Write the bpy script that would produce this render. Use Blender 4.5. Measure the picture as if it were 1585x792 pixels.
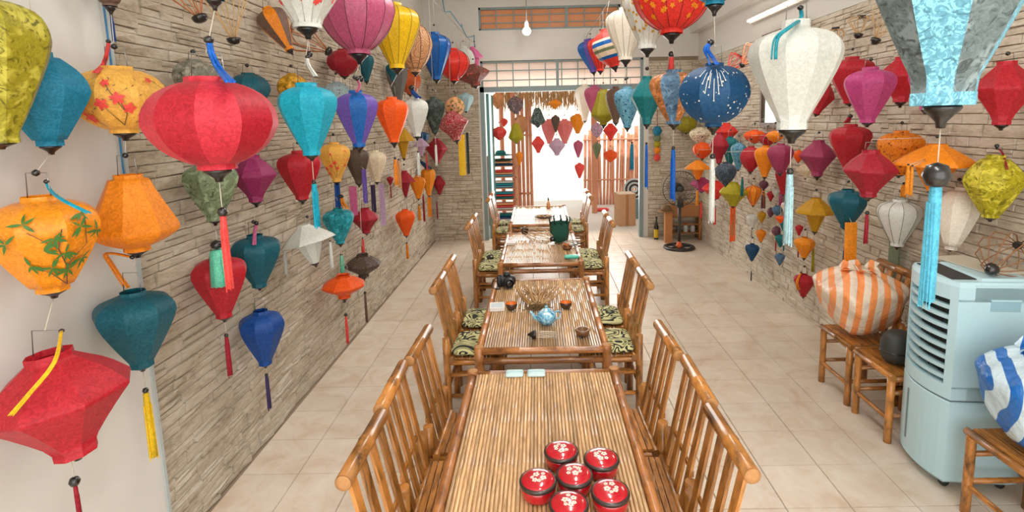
import bpy, math, random
from mathutils import Vector, Matrix
random.seed(11)
for o in list(bpy.data.objects): bpy.data.objects.remove(o, do_unlink=True)
scene = bpy.context.scene
COL = scene.collection
PI = math.pi

# ------------------------------------------------------------------ camera
CAM_H = 1.9
cam_data = bpy.data.cameras.new('camera')
cam = bpy.data.objects.new('camera', cam_data); COL.objects.link(cam)
F_PX, PITCH, YAW, ROLL, PX, PY = 813.33, 0.13337, 0.008687, -0.023355, 827.55, 292.59
fw = Vector((-math.sin(YAW)*math.cos(PITCH), math.cos(YAW)*math.cos(PITCH), -math.sin(PITCH)))
rt = Vector((math.cos(YAW), math.sin(YAW), 0)); upv = rt.cross(fw)
r2 = rt*math.cos(ROLL) + upv*math.sin(ROLL); u2 = -rt*math.sin(ROLL) + upv*math.cos(ROLL)
cam.matrix_world = Matrix(((r2.x, u2.x, -fw.x, 0), (r2.y, u2.y, -fw.y, 0), (r2.z, u2.z, -fw.z, CAM_H), (0, 0, 0, 1)))
cam_data.sensor_fit = 'HORIZONTAL'; cam_data.sensor_width = 36
cam_data.lens = F_PX/1585*36
cam_data.shift_x = -(PX-792.5)/1585; cam_data.shift_y = -(396-PY)/1585
cam_data.clip_start = 0.05; cam_data.clip_end = 200
scene.camera = cam

# ------------------------------------------------------------------ light
world = bpy.data.worlds.new('world'); scene.world = world; world.use_nodes = True
bg = world.node_tree.nodes['Background']
bg.inputs['Color'].default_value = (1.0, 0.985, 0.95, 1); bg.inputs['Strength'].default_value = 1.7
def area(name, loc, rot, sx, sy, power, col=(1, 1, 1)):
    d = bpy.data.lights.new(name, 'AREA'); d.shape = 'RECTANGLE'; d.size = sx; d.size_y = sy
    d.energy = power; d.color = col
    o = bpy.data.objects.new(name, d); COL.objects.link(o); o.location = loc; o.rotation_euler = rot
    return o
# daylight through the wide open shop front behind the camera
area('shop_front_daylight', (0.4, -1.35, 1.95), (math.radians(84), 0, 0), 3.8, 2.9, 118, (1, .995, .985))
# daylight falling through the doorway at the far end
area('doorway_daylight', (0.38, 8.75, 1.5), (math.radians(-90), 0, 0), 2.2, 1.9, 95, (1, .98, .95))
sun = bpy.data.lights.new('sun', 'SUN'); sun.energy = 4.5; sun.angle = .02; sun.color = (1, .96, .88)
so = bpy.data.objects.new('sun', sun); COL.objects.link(so); so.rotation_euler = (math.radians(35), math.radians(-14), 0)
scene.view_settings.view_transform = 'Standard'; scene.view_settings.look = 'None'
scene.view_settings.exposure = -0.42; scene.view_settings.gamma = 1.0
scene.view_settings.use_curve_mapping = False

# ------------------------------------------------------------------ helpers
def lin(c):
    out = []
    for v in c[:3]:
        v = v/255.0
        out.append(v/12.92 if v <= .04045 else ((v+.055)/1.055)**2.4)
    return (out[0], out[1], out[2], 1.0)
PAL = dict(limegold=(158,148,24), peacock=(0,124,158), amber=(244,150,22), red=(186,24,40), brown=(120,92,76), apricot=(250,186,80),
 orange=(247,142,8), teal=(0,92,108), grey=(128,124,108), rose=(204,40,58), roseshade=(178,14,38), sage=(118,134,100), magenta=(150,36,92), blue=(8,72,150),
 white=(216,218,210), turq=(0,168,196), gold=(200,148,10), umber=(92,74,62), cream=(244,226,196), cobalt=(10,96,176), violet=(110,84,176),
 flame=(252,92,6), forest=(46,58,50), crimson=(168,22,44), peach=(250,180,124), paleblue=(176,214,222), lilac=(206,176,206), navy=(4,74,118),
 aqua=(20,156,172), rust=(206,92,30), slate=(112,108,102), mauve=(196,92,128), yellow=(246,200,20), tan=(222,164,116), vermilion=(232,52,40),
 pink=(222,110,160), ivory=(238,230,214), stripe=(226,60,50), slateblue=(84,120,150), copper=(190,120,62), tealgreen=(0,118,122),
 skyblue=(112,178,200), stormgrey=(112,126,126), orchid=(186,64,124), orchiddark=(160,50,88), lime=(176,164,14), charcoal=(52,56,62),
 plumbrown=(110,60,76), pinkpale=(240,140,140), coral=(240,76,70), mint=(112,214,180), royal=(0,100,200), plum=(66,52,96),
 cane=(176,106,58), cane2=(196,160,112), salmon=(236,150,110), paleaqua=(96,196,224), black=(20,18,17))
MATS = {}
def newmat(name):
    m = bpy.data.materials.new(name); m.use_nodes = True
    nt = m.node_tree; return m, nt, nt.nodes['Principled BSDF']
def N(nt, t, **kw):
    n = nt.nodes.new(t)
    for k, v in kw.items(): setattr(n, k, v)
    return n
def setin(n, **kw):
    for k, v in kw.items():
        n.inputs[k.replace('_', ' ')].default_value = v
def ramp(nt, stops, interp='LINEAR'):
    r = N(nt, 'ShaderNodeValToRGB'); cr = r.color_ramp; cr.interpolation = interp
    while len(cr.elements) < len(stops): cr.elements.new(.5)
    for e, (p, c) in zip(cr.elements, stops): e.position = p; e.color = c
    return r
def plain(name, rgb, rough=.6, metal=0.0, coat=0.0, bump=0.0, bscale=60, var=.0):
    if name in MATS: return MATS[name]
    m, nt, b = newmat(name); c = lin(rgb)
    setin(b, Base_Color=c, Roughness=rough, Metallic=metal); b.inputs['Coat Weight'].default_value = coat
    tc = N(nt, 'ShaderNodeTexCoord'); nz = N(nt, 'ShaderNodeTexNoise'); setin(nz, Scale=bscale, Detail=4.0)
    nt.links.new(tc.outputs['Object'], nz.inputs['Vector'])
    mx = N(nt, 'ShaderNodeMix', data_type='RGBA'); v = var or .06
    mx.inputs['A'].default_value = tuple(x*(1-v) for x in c[:3])+(1,); mx.inputs['B'].default_value = tuple(min(1, x*(1+v)) for x in c[:3])+(1,)
    nt.links.new(nz.outputs['Fac'], mx.inputs['Factor']); nt.links.new(mx.outputs['Result'], b.inputs['Base Color'])
    if bump:
        bp = N(nt, 'ShaderNodeBump'); setin(bp, Strength=bump, Distance=.01)
        nt.links.new(nz.outputs['Fac'], bp.inputs['Height']); nt.links.new(bp.outputs['Normal'], b.inputs['Normal'])
    MATS[name] = m; return m
def fabric(col, pat=None, pc=None):
    key = 'silk_%s_%s_%s' % (col, pat, pc)
    if key in MATS: return MATS[key]
    m, nt, b = newmat(key); c = lin(PAL[col]); L = nt.links.new
    tc = N(nt, 'ShaderNodeTexCoord')
    setin(b, Roughness=.5); b.inputs['Specular IOR Level'].default_value = .35; b.inputs['Sheen Weight'].default_value = .06; b.inputs['Sheen Roughness'].default_value = .4
    dk = .92 if min(c[:3]) > .6 else .76
    dark = tuple(x*dk for x in c[:3])+(1,); lite = tuple(min(1, x*1.12+.012) for x in c[:3])+(1,)
    nz = N(nt, 'ShaderNodeTexNoise'); setin(nz, Scale=46.0, Detail=5.0, Roughness=.7, Distortion=2.2)
    L(tc.outputs['Object'], nz.inputs['Vector'])
    rp = ramp(nt, [(.38, dark), (.62, lite)]); L(nz.outputs['Fac'], rp.inputs['Fac'])
    out = rp.outputs['Color']
    def over(fac, rgba):
        mx = N(nt, 'ShaderNodeMix', data_type='RGBA'); L(fac, mx.inputs['Factor']); L(out, mx.inputs['A']); mx.inputs['B'].default_value = rgba
        return mx.outputs['Result']
    def n_mask(scale, lo, hi, dist=1.5, typ='noise'):
        if typ == 'noise':
            t = N(nt, 'ShaderNodeTexNoise'); setin(t, Scale=scale, Detail=3.0, Distortion=dist); L(tc.outputs['Object'], t.inputs['Vector']); s = t.outputs['Fac']
        else:
            t = N(nt, 'ShaderNodeTexVoronoi'); setin(t, Scale=scale); L(tc.outputs['Object'], t.inputs['Vector']); s = t.outputs['Distance']
        r = ramp(nt, [(lo, (0, 0, 0, 1)), (hi, (1, 1, 1, 1))] if lo < hi else [(hi, (1, 1, 1, 1)), (lo, (0, 0, 0, 1))]); L(s, r.inputs['Fac']); return r.outputs['Color']
    if pat == 'mottle':
        out = over(n_mask(16, .48, .6), tuple(min(1, x*1.5+.05) for x in c[:3])+(1,))
        out = over(n_mask(22, .54, .66, 3), tuple(x*.42 for x in c[:3])+(1,))
    elif pat in ('print', 'lace'):
        c2 = lin(PAL[pc]) if pc else lin((240, 200, 190))
        out = over(n_mask(26, .55, .62, 4), c2); out = over(n_mask(30, .26, .16, 0, 'vor'), tuple(x*.4 for x in c2[:3])+(1,))
    elif pat == 'brocade':
        out = over(n_mask(24, .5, .56, 5), tuple(min(1, x*1.7+.05) for x in c[:3])+(1,))
        out = over(n_mask(15, .57, .63, 4), tuple(x*.6 for x in c[:3])+(1,))
    elif pat == 'ring':
        w = N(nt, 'ShaderNodeTexVoronoi'); setin(w, Scale=11.0); L(tc.outputs['Object'], w.inputs['Vector'])
        mth = N(nt, 'ShaderNodeMath', operation='MULTIPLY'); mth.inputs[1].default_value = 34; L(w.outputs['Distance'], mth.inputs[0])
        sn = N(nt, 'ShaderNodeMath', operation='SINE'); L(mth.outputs[0], sn.inputs[0])
        r = ramp(nt, [(.55, (0, 0, 0, 1)), (.75, (1, 1, 1, 1))]); L(sn.outputs[0], r.inputs['Fac'])
        out = over(r.outputs['Color'], tuple(x*.5 for x in c[:3])+(1,))
    elif pat == 'stripe':
        uv = N(nt, 'ShaderNodeUVMap'); sp = N(nt, 'ShaderNodeSeparateXYZ'); L(uv.outputs['UV'], sp.inputs['Vector'])
        S = [(0, 'stripe'), (.22, 'cobalt'), (.3, 'cream'), (.42, 'sage'), (.5, 'cream'), (.58, 'cobalt'), (.68, 'cream'), (.74, 'stripe')]
        r = ramp(nt, [(p, lin(PAL[k])) for p, k in S], 'CONSTANT'); L(sp.outputs['Y'], r.inputs['Fac']); out = r.outputs['Color']
    if pat == 'satin': setin(b, Roughness=.28)
    L(out, b.inputs['Base Color'])
    bp = N(nt, 'ShaderNodeBump'); setin(bp, Strength=.25, Distance=.004); L(nz.outputs['Fac'], bp.inputs['Height']); L(bp.outputs['Normal'], b.inputs['Normal'])
    tr = N(nt, 'ShaderNodeBsdfTranslucent'); L(out, tr.inputs['Color'])
    ms = N(nt, 'ShaderNodeMixShader'); ms.inputs[0].default_value = .16
    L(b.outputs[0], ms.inputs[1]); L(tr.outputs[0], ms.inputs[2]); L(ms.outputs[0], nt.nodes['Material Output'].inputs['Surface'])
    MATS[key] = m; return m
def bamboo(name, base, dark, rough=.35, streak=1.0):
    if name in MATS: return MATS[name]
    m, nt, b = newmat(name); L = nt.links.new
    uv = N(nt, 'ShaderNodeUVMap'); mp = N(nt, 'ShaderNodeMapping'); mp.inputs['Scale'].default_value = (3.0, 9.0, 1)
    oi = N(nt, 'ShaderNodeObjectInfo'); cmb = N(nt, 'ShaderNodeCombineXYZ')
    sc = N(nt, 'ShaderNodeMath', operation='MULTIPLY'); sc.inputs[1].default_value = 57.0; L(oi.outputs['Random'], sc.inputs[0]); L(sc.outputs[0], cmb.inputs['Z'])
    add = N(nt, 'ShaderNodeVectorMath', operation='ADD'); L(uv.outputs['UV'], mp.inputs['Vector']); L(mp.outputs[0], add.inputs[0]); L(cmb.outputs[0], add.inputs[1])
    nz = N(nt, 'ShaderNodeTexNoise'); setin(nz, Scale=1.0, Detail=5.0, Roughness=.65); L(add.outputs[0], nz.inputs['Vector'])
    c, d = lin(base), lin(dark); hi = tuple(min(1, x*1.35+.01) for x in c[:3])+(1,)
    rp = ramp(nt, [(.3, d), (.52, c), (.75, hi)]); L(nz.outputs['Fac'], rp.inputs['Fac'])
    hs = N(nt, 'ShaderNodeHueSaturation'); mr = N(nt, 'ShaderNodeMapRange'); setin(mr, To_Min=.72, To_Max=1.22); L(oi.outputs['Random'], mr.inputs['Value'])
    L(mr.outputs[0], hs.inputs['Value']); L(rp.outputs['Color'], hs.inputs['Color']); L(hs.outputs['Color'], b.inputs['Base Color'])
    setin(b, Roughness=rough); b.inputs['Coat Weight'].default_value = .25; b.inputs['Coat Roughness'].default_value = .2
    MATS[name] = m; return m

class MB:
    def __init__(s): s.v = []; s.f = []; s.uv = []; s.m = []; s.sm = []
    def face(s, idx, uv=None, mi=0, smooth=True):
        s.f.append(tuple(idx)); s.uv.append(uv or [(0, 0)]*len(idx)); s.m.append(mi); s.sm.append(smooth)
    def box(s, x0, x1, y0, y1, z0, z1, mi=0):
        b = len(s.v); s.v += [(x0,y0,z0),(x1,y0,z0),(x1,y1,z0),(x0,y1,z0),(x0,y0,z1),(x1,y0,z1),(x1,y1,z1),(x0,y1,z1)]
        for q in ((0,3,2,1),(4,5,6,7),(0,1,5,4),(1,2,6,5),(2,3,7,6),(3,0,4,7)): s.face([b+i for i in q], [(0,0),(1,0),(1,1),(0,1)], mi, False)
        return s
    def lathe(s, prof, seg=20, c=(0,0,0), mi=0, caps=True, axis=None, rad=None):
        """prof: list of (r, z) bottom to top about a vertical axis (or the Matrix axis)"""
        b = len(s.v); n = len(prof)
        for j, (r, z) in enumerate(prof):
            for i in range(seg):
                a = 2*PI*i/seg; k = rad(i) if rad else 1
                p = Vector((r*k*math.cos(a), r*k*math.sin(a), z))
                if axis: p = axis @ p
                s.v.append((p.x+c[0], p.y+c[1], p.z+c[2]))
        for j in range(n-1):
            for i in range(seg):
                k = (i+1) % seg
                s.face((b+j*seg+i, b+j*seg+k, b+(j+1)*seg+k, b+(j+1)*seg+i), [(i/seg, prof[j][1]), ((i+1)/seg, prof[j][1]), ((i+1)/seg, prof[j+1][1]), (i/seg, prof[j+1][1])], mi)
        if caps:
            if prof[0][0] > 1e-5: s.face([b+i for i in range(seg)][::-1], None, mi, False)
            if prof[-1][0] > 1e-5: s.face([b+(n-1)*seg+i for i in range(seg)], None, mi, False)
        return s
    def tube(s, pts, r, seg=8, mi=0, rs=None, caps=True):
        pts = [Vector(q) for q in pts]; b = len(s.v); L = 0; n = len(pts); ls = []
        ref = Vector((0, 0, 1)); u = None
        for j, q in enumerate(pts):
            t = (pts[min(j+1, n-1)] - pts[max(j-1, 0)])
            t = t.normalized() if t.length > 1e-9 else Vector((0, 0, 1))
            if u is None:
                ref = Vector((0, 0, 1)) if abs(t.z) < .9 else Vector((1, 0, 0)); u = t.cross(ref).normalized()
            else:
                u = (u - t*u.dot(t)); u = u.normalized() if u.length > 1e-6 else t.orthogonal().normalized()
            w = t.cross(u)
            rr = rs[j] if rs else r
            if j: L += (q-pts[j-1]).length
            ls.append(L)
            for i in range(seg):
                a = 2*PI*i/seg; p = q + u*(rr*math.cos(a)) + w*(rr*math.sin(a)); s.v.append(tuple(p))
        for j in range(n-1):
            for i in range(seg):
                k = (i+1) % seg
                s.face((b+j*seg+i, b+j*seg+k, b+(j+1)*seg+k, b+(j+1)*seg+i), [(i/seg, ls[j]), ((i+1)/seg, ls[j]), ((i+1)/seg, ls[j+1]), (i/seg, ls[j+1])], mi)
        if caps:
            s.face([b+i for i in range(seg)][::-1], [(.5, ls[0])]*seg, mi, False); s.face([b+(n-1)*seg+i for i in range(seg)], [(.5, ls[-1])]*seg, mi, False)
        return s
    def pole(s, a, b_, r, seg=8, node=.22, off=None, mi=0):
        """bamboo culm with swollen nodes"""
        a, b_ = Vector(a), Vector(b_); L = (b_-a).length; d = (b_-a)/L
        ts = [(0, r)]
        x = node*(random.random()*.7+.3) if off is None else off
        while x < L-.02:
            ts += [(x-.008, r), (x-.002, r*1.08), (x+.002, r*1.08), (x+.008, r*1.0)]; x += node*random.uniform(.8, 1.3)
        ts.append((L, r))
        return s.tube([a+d*t for t, _ in ts], r, seg, mi, [q for _, q in ts])
    def slab(s, a, b_, w, t, wdir, mi=0):
        """flat bar from a to b, width w along wdir, thickness t"""
        a, b_ = Vector(a), Vector(b_); d = (b_-a).normalized(); L = (b_-a).length
        wd = Vector(wdir); wd = (wd-d*wd.dot(d)).normalized(); td = d.cross(wd)
        b = len(s.v)
        for p in (a, b_):
            for i, j in ((-1,-1),(1,-1),(1,1),(-1,1)): s.v.append(tuple(p+wd*(i*w/2)+td*(j*t/2)))
        U = [(0,0),(1,0),(1,L),(0,L)]
        for q in ((0,1,5,4),(1,2,6,5),(2,3,7,6),(3,0,4,7)): s.face([b+i for i in q], [(0,0),(.3,0),(.3,L),(0,L)], mi, False)
        s.face([b+3,b+2,b+1,b], None, mi, False); s.face([b+4,b+5,b+6,b+7], None, mi, False)
        return s
    def mesh(s, name, mats):
        me = bpy.data.meshes.new(name); me.from_pydata([tuple(q) for q in s.v], [], s.f)
        for m in (mats if isinstance(mats, (list, tuple)) else [mats]): me.materials.append(m)
        ul = me.uv_layers.new(name='UVMap'); k = 0
        for uv in s.uv:
            for q in uv: ul.data[k].uv = q; k += 1
        me.polygons.foreach_set('material_index', s.m); me.polygons.foreach_set('use_smooth', s.sm)
        me.update(); return me
def link(name, data, parent=None, loc=(0,0,0), rot=(0,0,0), scale=(1,1,1)):
    o = bpy.data.objects.new(name, data); COL.objects.link(o); o.location = loc; o.rotation_euler = rot; o.scale = scale
    if parent: o.parent = parent
    return o
def obj(name, mb, mat, parent=None, loc=(0,0,0), rot=(0,0,0)): return link(name, mb.mesh(name, mat), parent, loc, rot)
def tag(o, label, cat, group=None, kind=None):
    if label: o['label'] = label
    if cat: o['category'] = cat
    if group: o['group'] = group
    if kind: o['kind'] = kind
    return o
def thing(name, label, cat, loc=(0,0,0), rz=0, group=None):
    o = link(name, None, None, loc, (0, 0, rz)); o.empty_display_size = .05
    return tag(o, label, cat, group)
def struct(name, mb, mat): o = obj(name, mb, mat); o['kind'] = 'structure'; return o
def dup(root, loc, rz, label, group=None):
    r = root.copy(); COL.objects.link(r); r.location = loc; r.rotation_euler = (0, 0, rz); r['label'] = label
    if group: r['group'] = group
    for ch in list(root.children):
        c = ch.copy(); COL.objects.link(c); c.parent = r
        for g in list(ch.children):
            d = g.copy(); COL.objects.link(d); d.parent = c
    return r
def project(p):
    v = Vector(p)-Vector((0, 0, CAM_H)); z = v.dot(fw)
    if z < .1: return None
    return PX+F_PX*v.dot(r2)/z, PY-F_PX*v.dot(u2)/z, z

M_BLACK = plain('black_lacquer', (26, 22, 20), .3, coat=.4)
M_WIRE = plain('steel_wire', (150, 150, 145), .35, .8)
M_CORD = plain('pale_cord', (196, 186, 170), .8)
M_PLASTER = plain('plaster', (212, 210, 203), .85, bump=.15, bscale=9, var=.03)
M_CEIL = plain('ceiling_paint', (212, 212, 207), .9, bump=.1, bscale=6, var=.03)
M_METAL = plain('painted_steel', (132, 150, 150), .5, .1, bump=.1, bscale=30, var=.12)
M_TABLE = bamboo('bamboo_strip', (204, 166, 120), (150, 112, 74), .3)
M_POLE = bamboo('bamboo_pole', (166, 108, 58), (92, 54, 26), .3)
M_CHAIR = bamboo('bamboo_chair', (176, 116, 54), (72, 44, 16), .28)
M_END = plain('bamboo_end_grain', (178, 128, 78), .7, bump=.3, bscale=90, var=.25)
def stone_mat(name, a, b_, c):
    m, nt, bs = newmat(name); L = nt.links.new
    g = N(nt, 'ShaderNodeNewGeometry'); mp = N(nt, 'ShaderNodeMapping'); mp.inputs['Scale'].default_value = (3.2, 3.2, 15)
    L(g.outputs['Position'], mp.inputs['Vector'])
    nz = N(nt, 'ShaderNodeTexNoise'); setin(nz, Scale=1.0, Detail=2.0); L(mp.outputs[0], nz.inputs['Vector'])
    n2 = N(nt, 'ShaderNodeTexNoise'); setin(n2, Scale=22.0, Detail=8.0, Roughness=.7)
    mp2 = N(nt, 'ShaderNodeMapping'); mp2.inputs['Scale'].default_value = (1, 1, 3.4); L(g.outputs['Position'], mp2.inputs['Vector']); L(mp2.outputs[0], n2.inputs['Vector'])
    rp = ramp(nt, [(.3, lin(a)), (.5, lin(b_)), (.72, lin(c))]); 
    mx = N(nt, 'ShaderNodeMath', operation='MULTIPLY_ADD'); mx.inputs[1].default_value = .5
    m2 = N(nt, 'ShaderNodeMath', operation='MULTIPLY'); m2.inputs[1].default_value = .5; L(n2.outputs['Fac'], m2.inputs[0])
    L(nz.outputs['Fac'], mx.inputs[0]); L(m2.outputs[0], mx.inputs[2]); L(mx.outputs[0], rp.inputs['Fac'])
    L(rp.outputs['Color'], bs.inputs['Base Color']); setin(bs, Roughness=.82)
    bp = N(nt, 'ShaderNodeBump'); setin(bp, Strength=.6, Distance=.012); L(n2.outputs['Fac'], bp.inputs['Height']); L(bp.outputs['Normal'], bs.inputs['Normal'])
    return m
M_STONE_L = stone_mat('split_stone', (140, 124, 104), (192, 179, 158), (216, 209, 196))
M_STONE_R = stone_mat('split_stone_warm', (158, 142, 120), (206, 194, 174), (224, 218, 205))
M_GROUT = plain('stone_backing', (140, 124, 104), .9)

# ------------------------------------------------------------------ room shell
XL, XR, YB, ZC = -1.69, 2.47, 8.2, 3.75
T = .315; TX0 = -1.3565; TY0 = 2.643
def floor_mat():
    m, nt, b = newmat('floor_tile'); L = nt.links.new
    g = N(nt, 'ShaderNodeNewGeometry'); nz = N(nt, 'ShaderNodeTexNoise'); setin(nz, Scale=5.0, Detail=7.0, Roughness=.65, Distortion=.8)
    L(g.outputs['Position'], nz.inputs['Vector'])
    rp = ramp(nt, [(.3, lin((206, 184, 160))), (.5, lin((218, 204, 186))), (.7, lin((226, 216, 202)))]); L(nz.outputs['Fac'], rp.inputs['Fac'])
    oi = N(nt, 'ShaderNodeObjectInfo'); mr = N(nt, 'ShaderNodeMapRange'); setin(mr, To_Min=.95, To_Max=1.04); L(oi.outputs['Random'], mr.inputs['Value'])
    hs = N(nt, 'ShaderNodeHueSaturation'); L(mr.outputs[0], hs.inputs['Value']); L(rp.outputs['Color'], hs.inputs['Color']); L(hs.outputs['Color'], b.inputs['Base Color'])
    setin(b, Roughness=.32); b.inputs['Specular IOR Level'].default_value = .45
    bp = N(nt, 'ShaderNodeBump'); setin(bp, Strength=.06, Distance=.01); L(nz.outputs['Fac'], bp.inputs['Height']); L(bp.outputs['Normal'], b.inputs['Normal'])
    return m
M_TILE = floor_mat(); M_JOINT = plain('tile_joint', (150, 132, 112), .9)
floor = struct('floor', MB().box(XL-.1, XR+.1, -1.6, 8.55, -.1, -.006), M_JOINT)
tl = MB(); g = T/2-.002
bb = len(tl.v)
tl.v += [(-g,-g,-.006),(g,-g,-.006),(g,g,-.006),(-g,g,-.006),(-g+.002,-g+.002,0),(g-.002,-g+.002,0),(g-.002,g-.002,0),(-g+.002,g-.002,0)]
for q in ((4,5,6,7),(0,1,5,4),(1,2,6,5),(2,3,7,6),(3,0,4,7)): tl.face(q, None, 0, False)
tile_me = tl.mesh('floor_tile', M_TILE)
cells = []
for i in range(-3, 14):
    for j in range(-15, 20):
        x0 = TX0+i*T; y0 = TY0+j*T; cx, cy = x0+T/2, y0+T/2
        if cx < XL-T/2+.02 or cx > XR+T/2-.02 or cy > 8.55 or cy < -1.5: continue
        pr = project((cx, cy, 0)); sc = 0
        if pr and -60 < pr[0] < 1645 and pr[1] < 850: sc = 1/pr[2]
        cells.append((sc, cx, cy))
cells.sort(reverse=True)
rest = MB()
for k, (sc, cx, cy) in enumerate(cells):
    if k < 300 and sc > 0: link('floor_tile', tile_me, floor, (cx, cy, 0))
    else:
        b0 = len(rest.v); rest.v += [(x+cx, y+cy, z) for x, y, z in tl.v]
        for q in tl.f: rest.face([b0+i for i in q], None, 0, False)
if rest.v: o = obj('floor_tile_remainder', rest, M_TILE, floor); o['kind'] = 'stuff'

stone_vars = []
def stone_mesh(mat):
    out = []
    for k in range(8):
        mb = MB(); r = random.uniform
        d = [r(.45, 1.0) for _ in range(4)]; e = .03
        # local: x depth 0..1 (out of the wall), y length -.5...5, z height -.5...5
        mb.v += [(0,-.5,-.5),(0,.5,-.5),(0,.5,.5),(0,-.5,.5),
                 (d[0],-.5+r(.005,.03),-.5+r(.02,.09)),(d[1],.5-r(.005,.03),-.5+r(.02,.09)),(d[2],.5-r(.005,.03),.5-r(.02,.09)),(d[3],-.5+r(.005,.03),.5-r(.02,.09)),
                 (r(.75,1.05), r(-.2,.2), r(-.15,.15))]
        for q in ((4,5,8),(5,6,8),(6,7,8),(7,4,8),(0,1,5,4),(1,2,6,5),(2,3,7,6),(3,0,4,7)): mb.face(q, None, 0, False)
        out.append((mb, mb.mesh('stone', mat)))
    return out
def stone_wall(name, mat, frame, u0, u1, z0, z1, limit, holes=()):
    """frame(u, z, d) -> world point on the wall; rotz turns local x to the wall normal"""
    place, rotz, norm, backing = frame
    w = struct(name, backing, M_GROUT)
    var = stone_mesh(mat); items = []; z = z0
    while z < z1-.012:
        h = random.choice((.04, .05, .06, .07)); h = min(h, z1-z)
        u = u0 - random.uniform(0, .2)
        while u < u1:
            l = random.uniform(.07, .27); a, b_ = max(u, u0), min(u+l, u1); u += l
            if b_-a < .02: continue
            split = random.random() < .38; hs = ((z, h),) if not split else ((z, h*.48), (z+h*.48, h*.52))
            for zz_, hh_ in hs:
              c = place((a+b_)/2, zz_+hh_/2); d = random.uniform(.014, .031); pr = project(c); sc = 0
              if pr and -40 < pr[0] < 1625 and -30 < pr[1] < 830:
                vd = (Vector((0, 0, CAM_H))-Vector(c)).normalized(); sc = (b_-a)*hh_*abs(vd.dot(norm))/pr[2]**2
              items.append((sc, c, b_-a-.001, hh_-.001, d, random.randrange(8)))
        z += h
    items.sort(key=lambda q: -q[0]); rest = MB(); R = Matrix.Rotation(rotz, 3, 'Z')
    for k, (sc, c, l, h, d, vi) in enumerate(items):
        if k < limit and sc > 0: link('stone', var[vi][1], w, c, (0, 0, rotz), (d, l, h))
        else:
            b0 = len(rest.v)
            for x, y, zz in var[vi][0].v: rest.v.append(tuple(R @ Vector((x*d, y*l, zz*h)) + Vector(c)))
            for q in var[vi][0].f: rest.face([b0+i for i in q], None, 0, False)
    o = obj('stone_remainder', rest, mat, w); o['kind'] = 'stuff'
    return w
PIL = 2.1
stone_wall('wall_left', M_STONE_L, (lambda u, z: (XL-.012, u, z), 0, Vector((1,0,0)), MB().box(XL-.15, XL-.01, PIL, YB+.2, 0, ZC)), PIL+.005, YB, 0.0, 3.02, 300)
stone_wall('wall_right', M_STONE_R, (lambda u, z: (XR+.012, u, z), PI, Vector((-1,0,0)), MB().box(XR+.01, XR+.15, 1.5, YB+.2, 0, ZC)), 1.5, YB, 0.0, 2.71, 300)
stone_wall('wall_back_left', M_STONE_L, (lambda u, z: (u, YB+.012, z), -PI/2, Vector((0,-1,0)), MB().box(XL-.1, -.9, YB+.01, YB+.2, 0, 2.8)), XL, -.9, 0.0, 2.78, 220)
stone_wall('wall_back_right', M_STONE_R, (lambda u, z: (u, YB+.012, z), -PI/2, Vector((0,-1,0)), MB().box(1.71, XR+.1, YB+.01, YB+.2, 0, 2.8)), 1.71, XR, 0.0, 2.73, 220)
struct('wall_left_front', MB().box(XL-.15, XL+.022, -1.6, PIL, 0, ZC), M_PLASTER)
struct('trim_1', MB().box(XL-.02, XL+.03, PIL-.004, PIL+.012, 0, ZC), plain('edge_bead', (176, 184, 182), .6))
struct('wall_right_front', MB().box(XR-.005, XR+.15, -1.6, 1.5, 0, ZC), M_PLASTER)
struct('wall_left_upper', MB().box(XL-.12, XL-.0, PIL, YB+.2, 3.02, ZC), M_PLASTER)
struct('wall_right_upper', MB().box(XR-.01, XR+.12, 1.5, YB+.2, 2.71, ZC), M_PLASTER)
struct('beam_right', MB().box(XR-.14, XR-.01, -1.6, YB, 3.12, ZC), M_PLASTER)
mb = MB().box(XL, XR, YB-.02, YB+.2, 2.785, 3.235)
mb.box(XL, -.86, YB-.0, YB+.2, 3.235, ZC).box(1.28, XR, YB-.0, YB+.2, 3.235, ZC).box(-.86, 1.28, YB, YB+.2, 3.575, ZC)
struct('wall_back_upper', mb, M_PLASTER)
struct('ceiling', MB().box(XL-.15, XR+.15, -1.6, YB+.2, ZC, ZC+.12), M_CEIL)
struct('trim_2', MB().box(1.63, 1.712, YB-.01, YB+.22, 0, 2.785).box(-.905, -.86, YB-.01, YB+.22, 0, 2.785), M_PLASTER)
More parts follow.
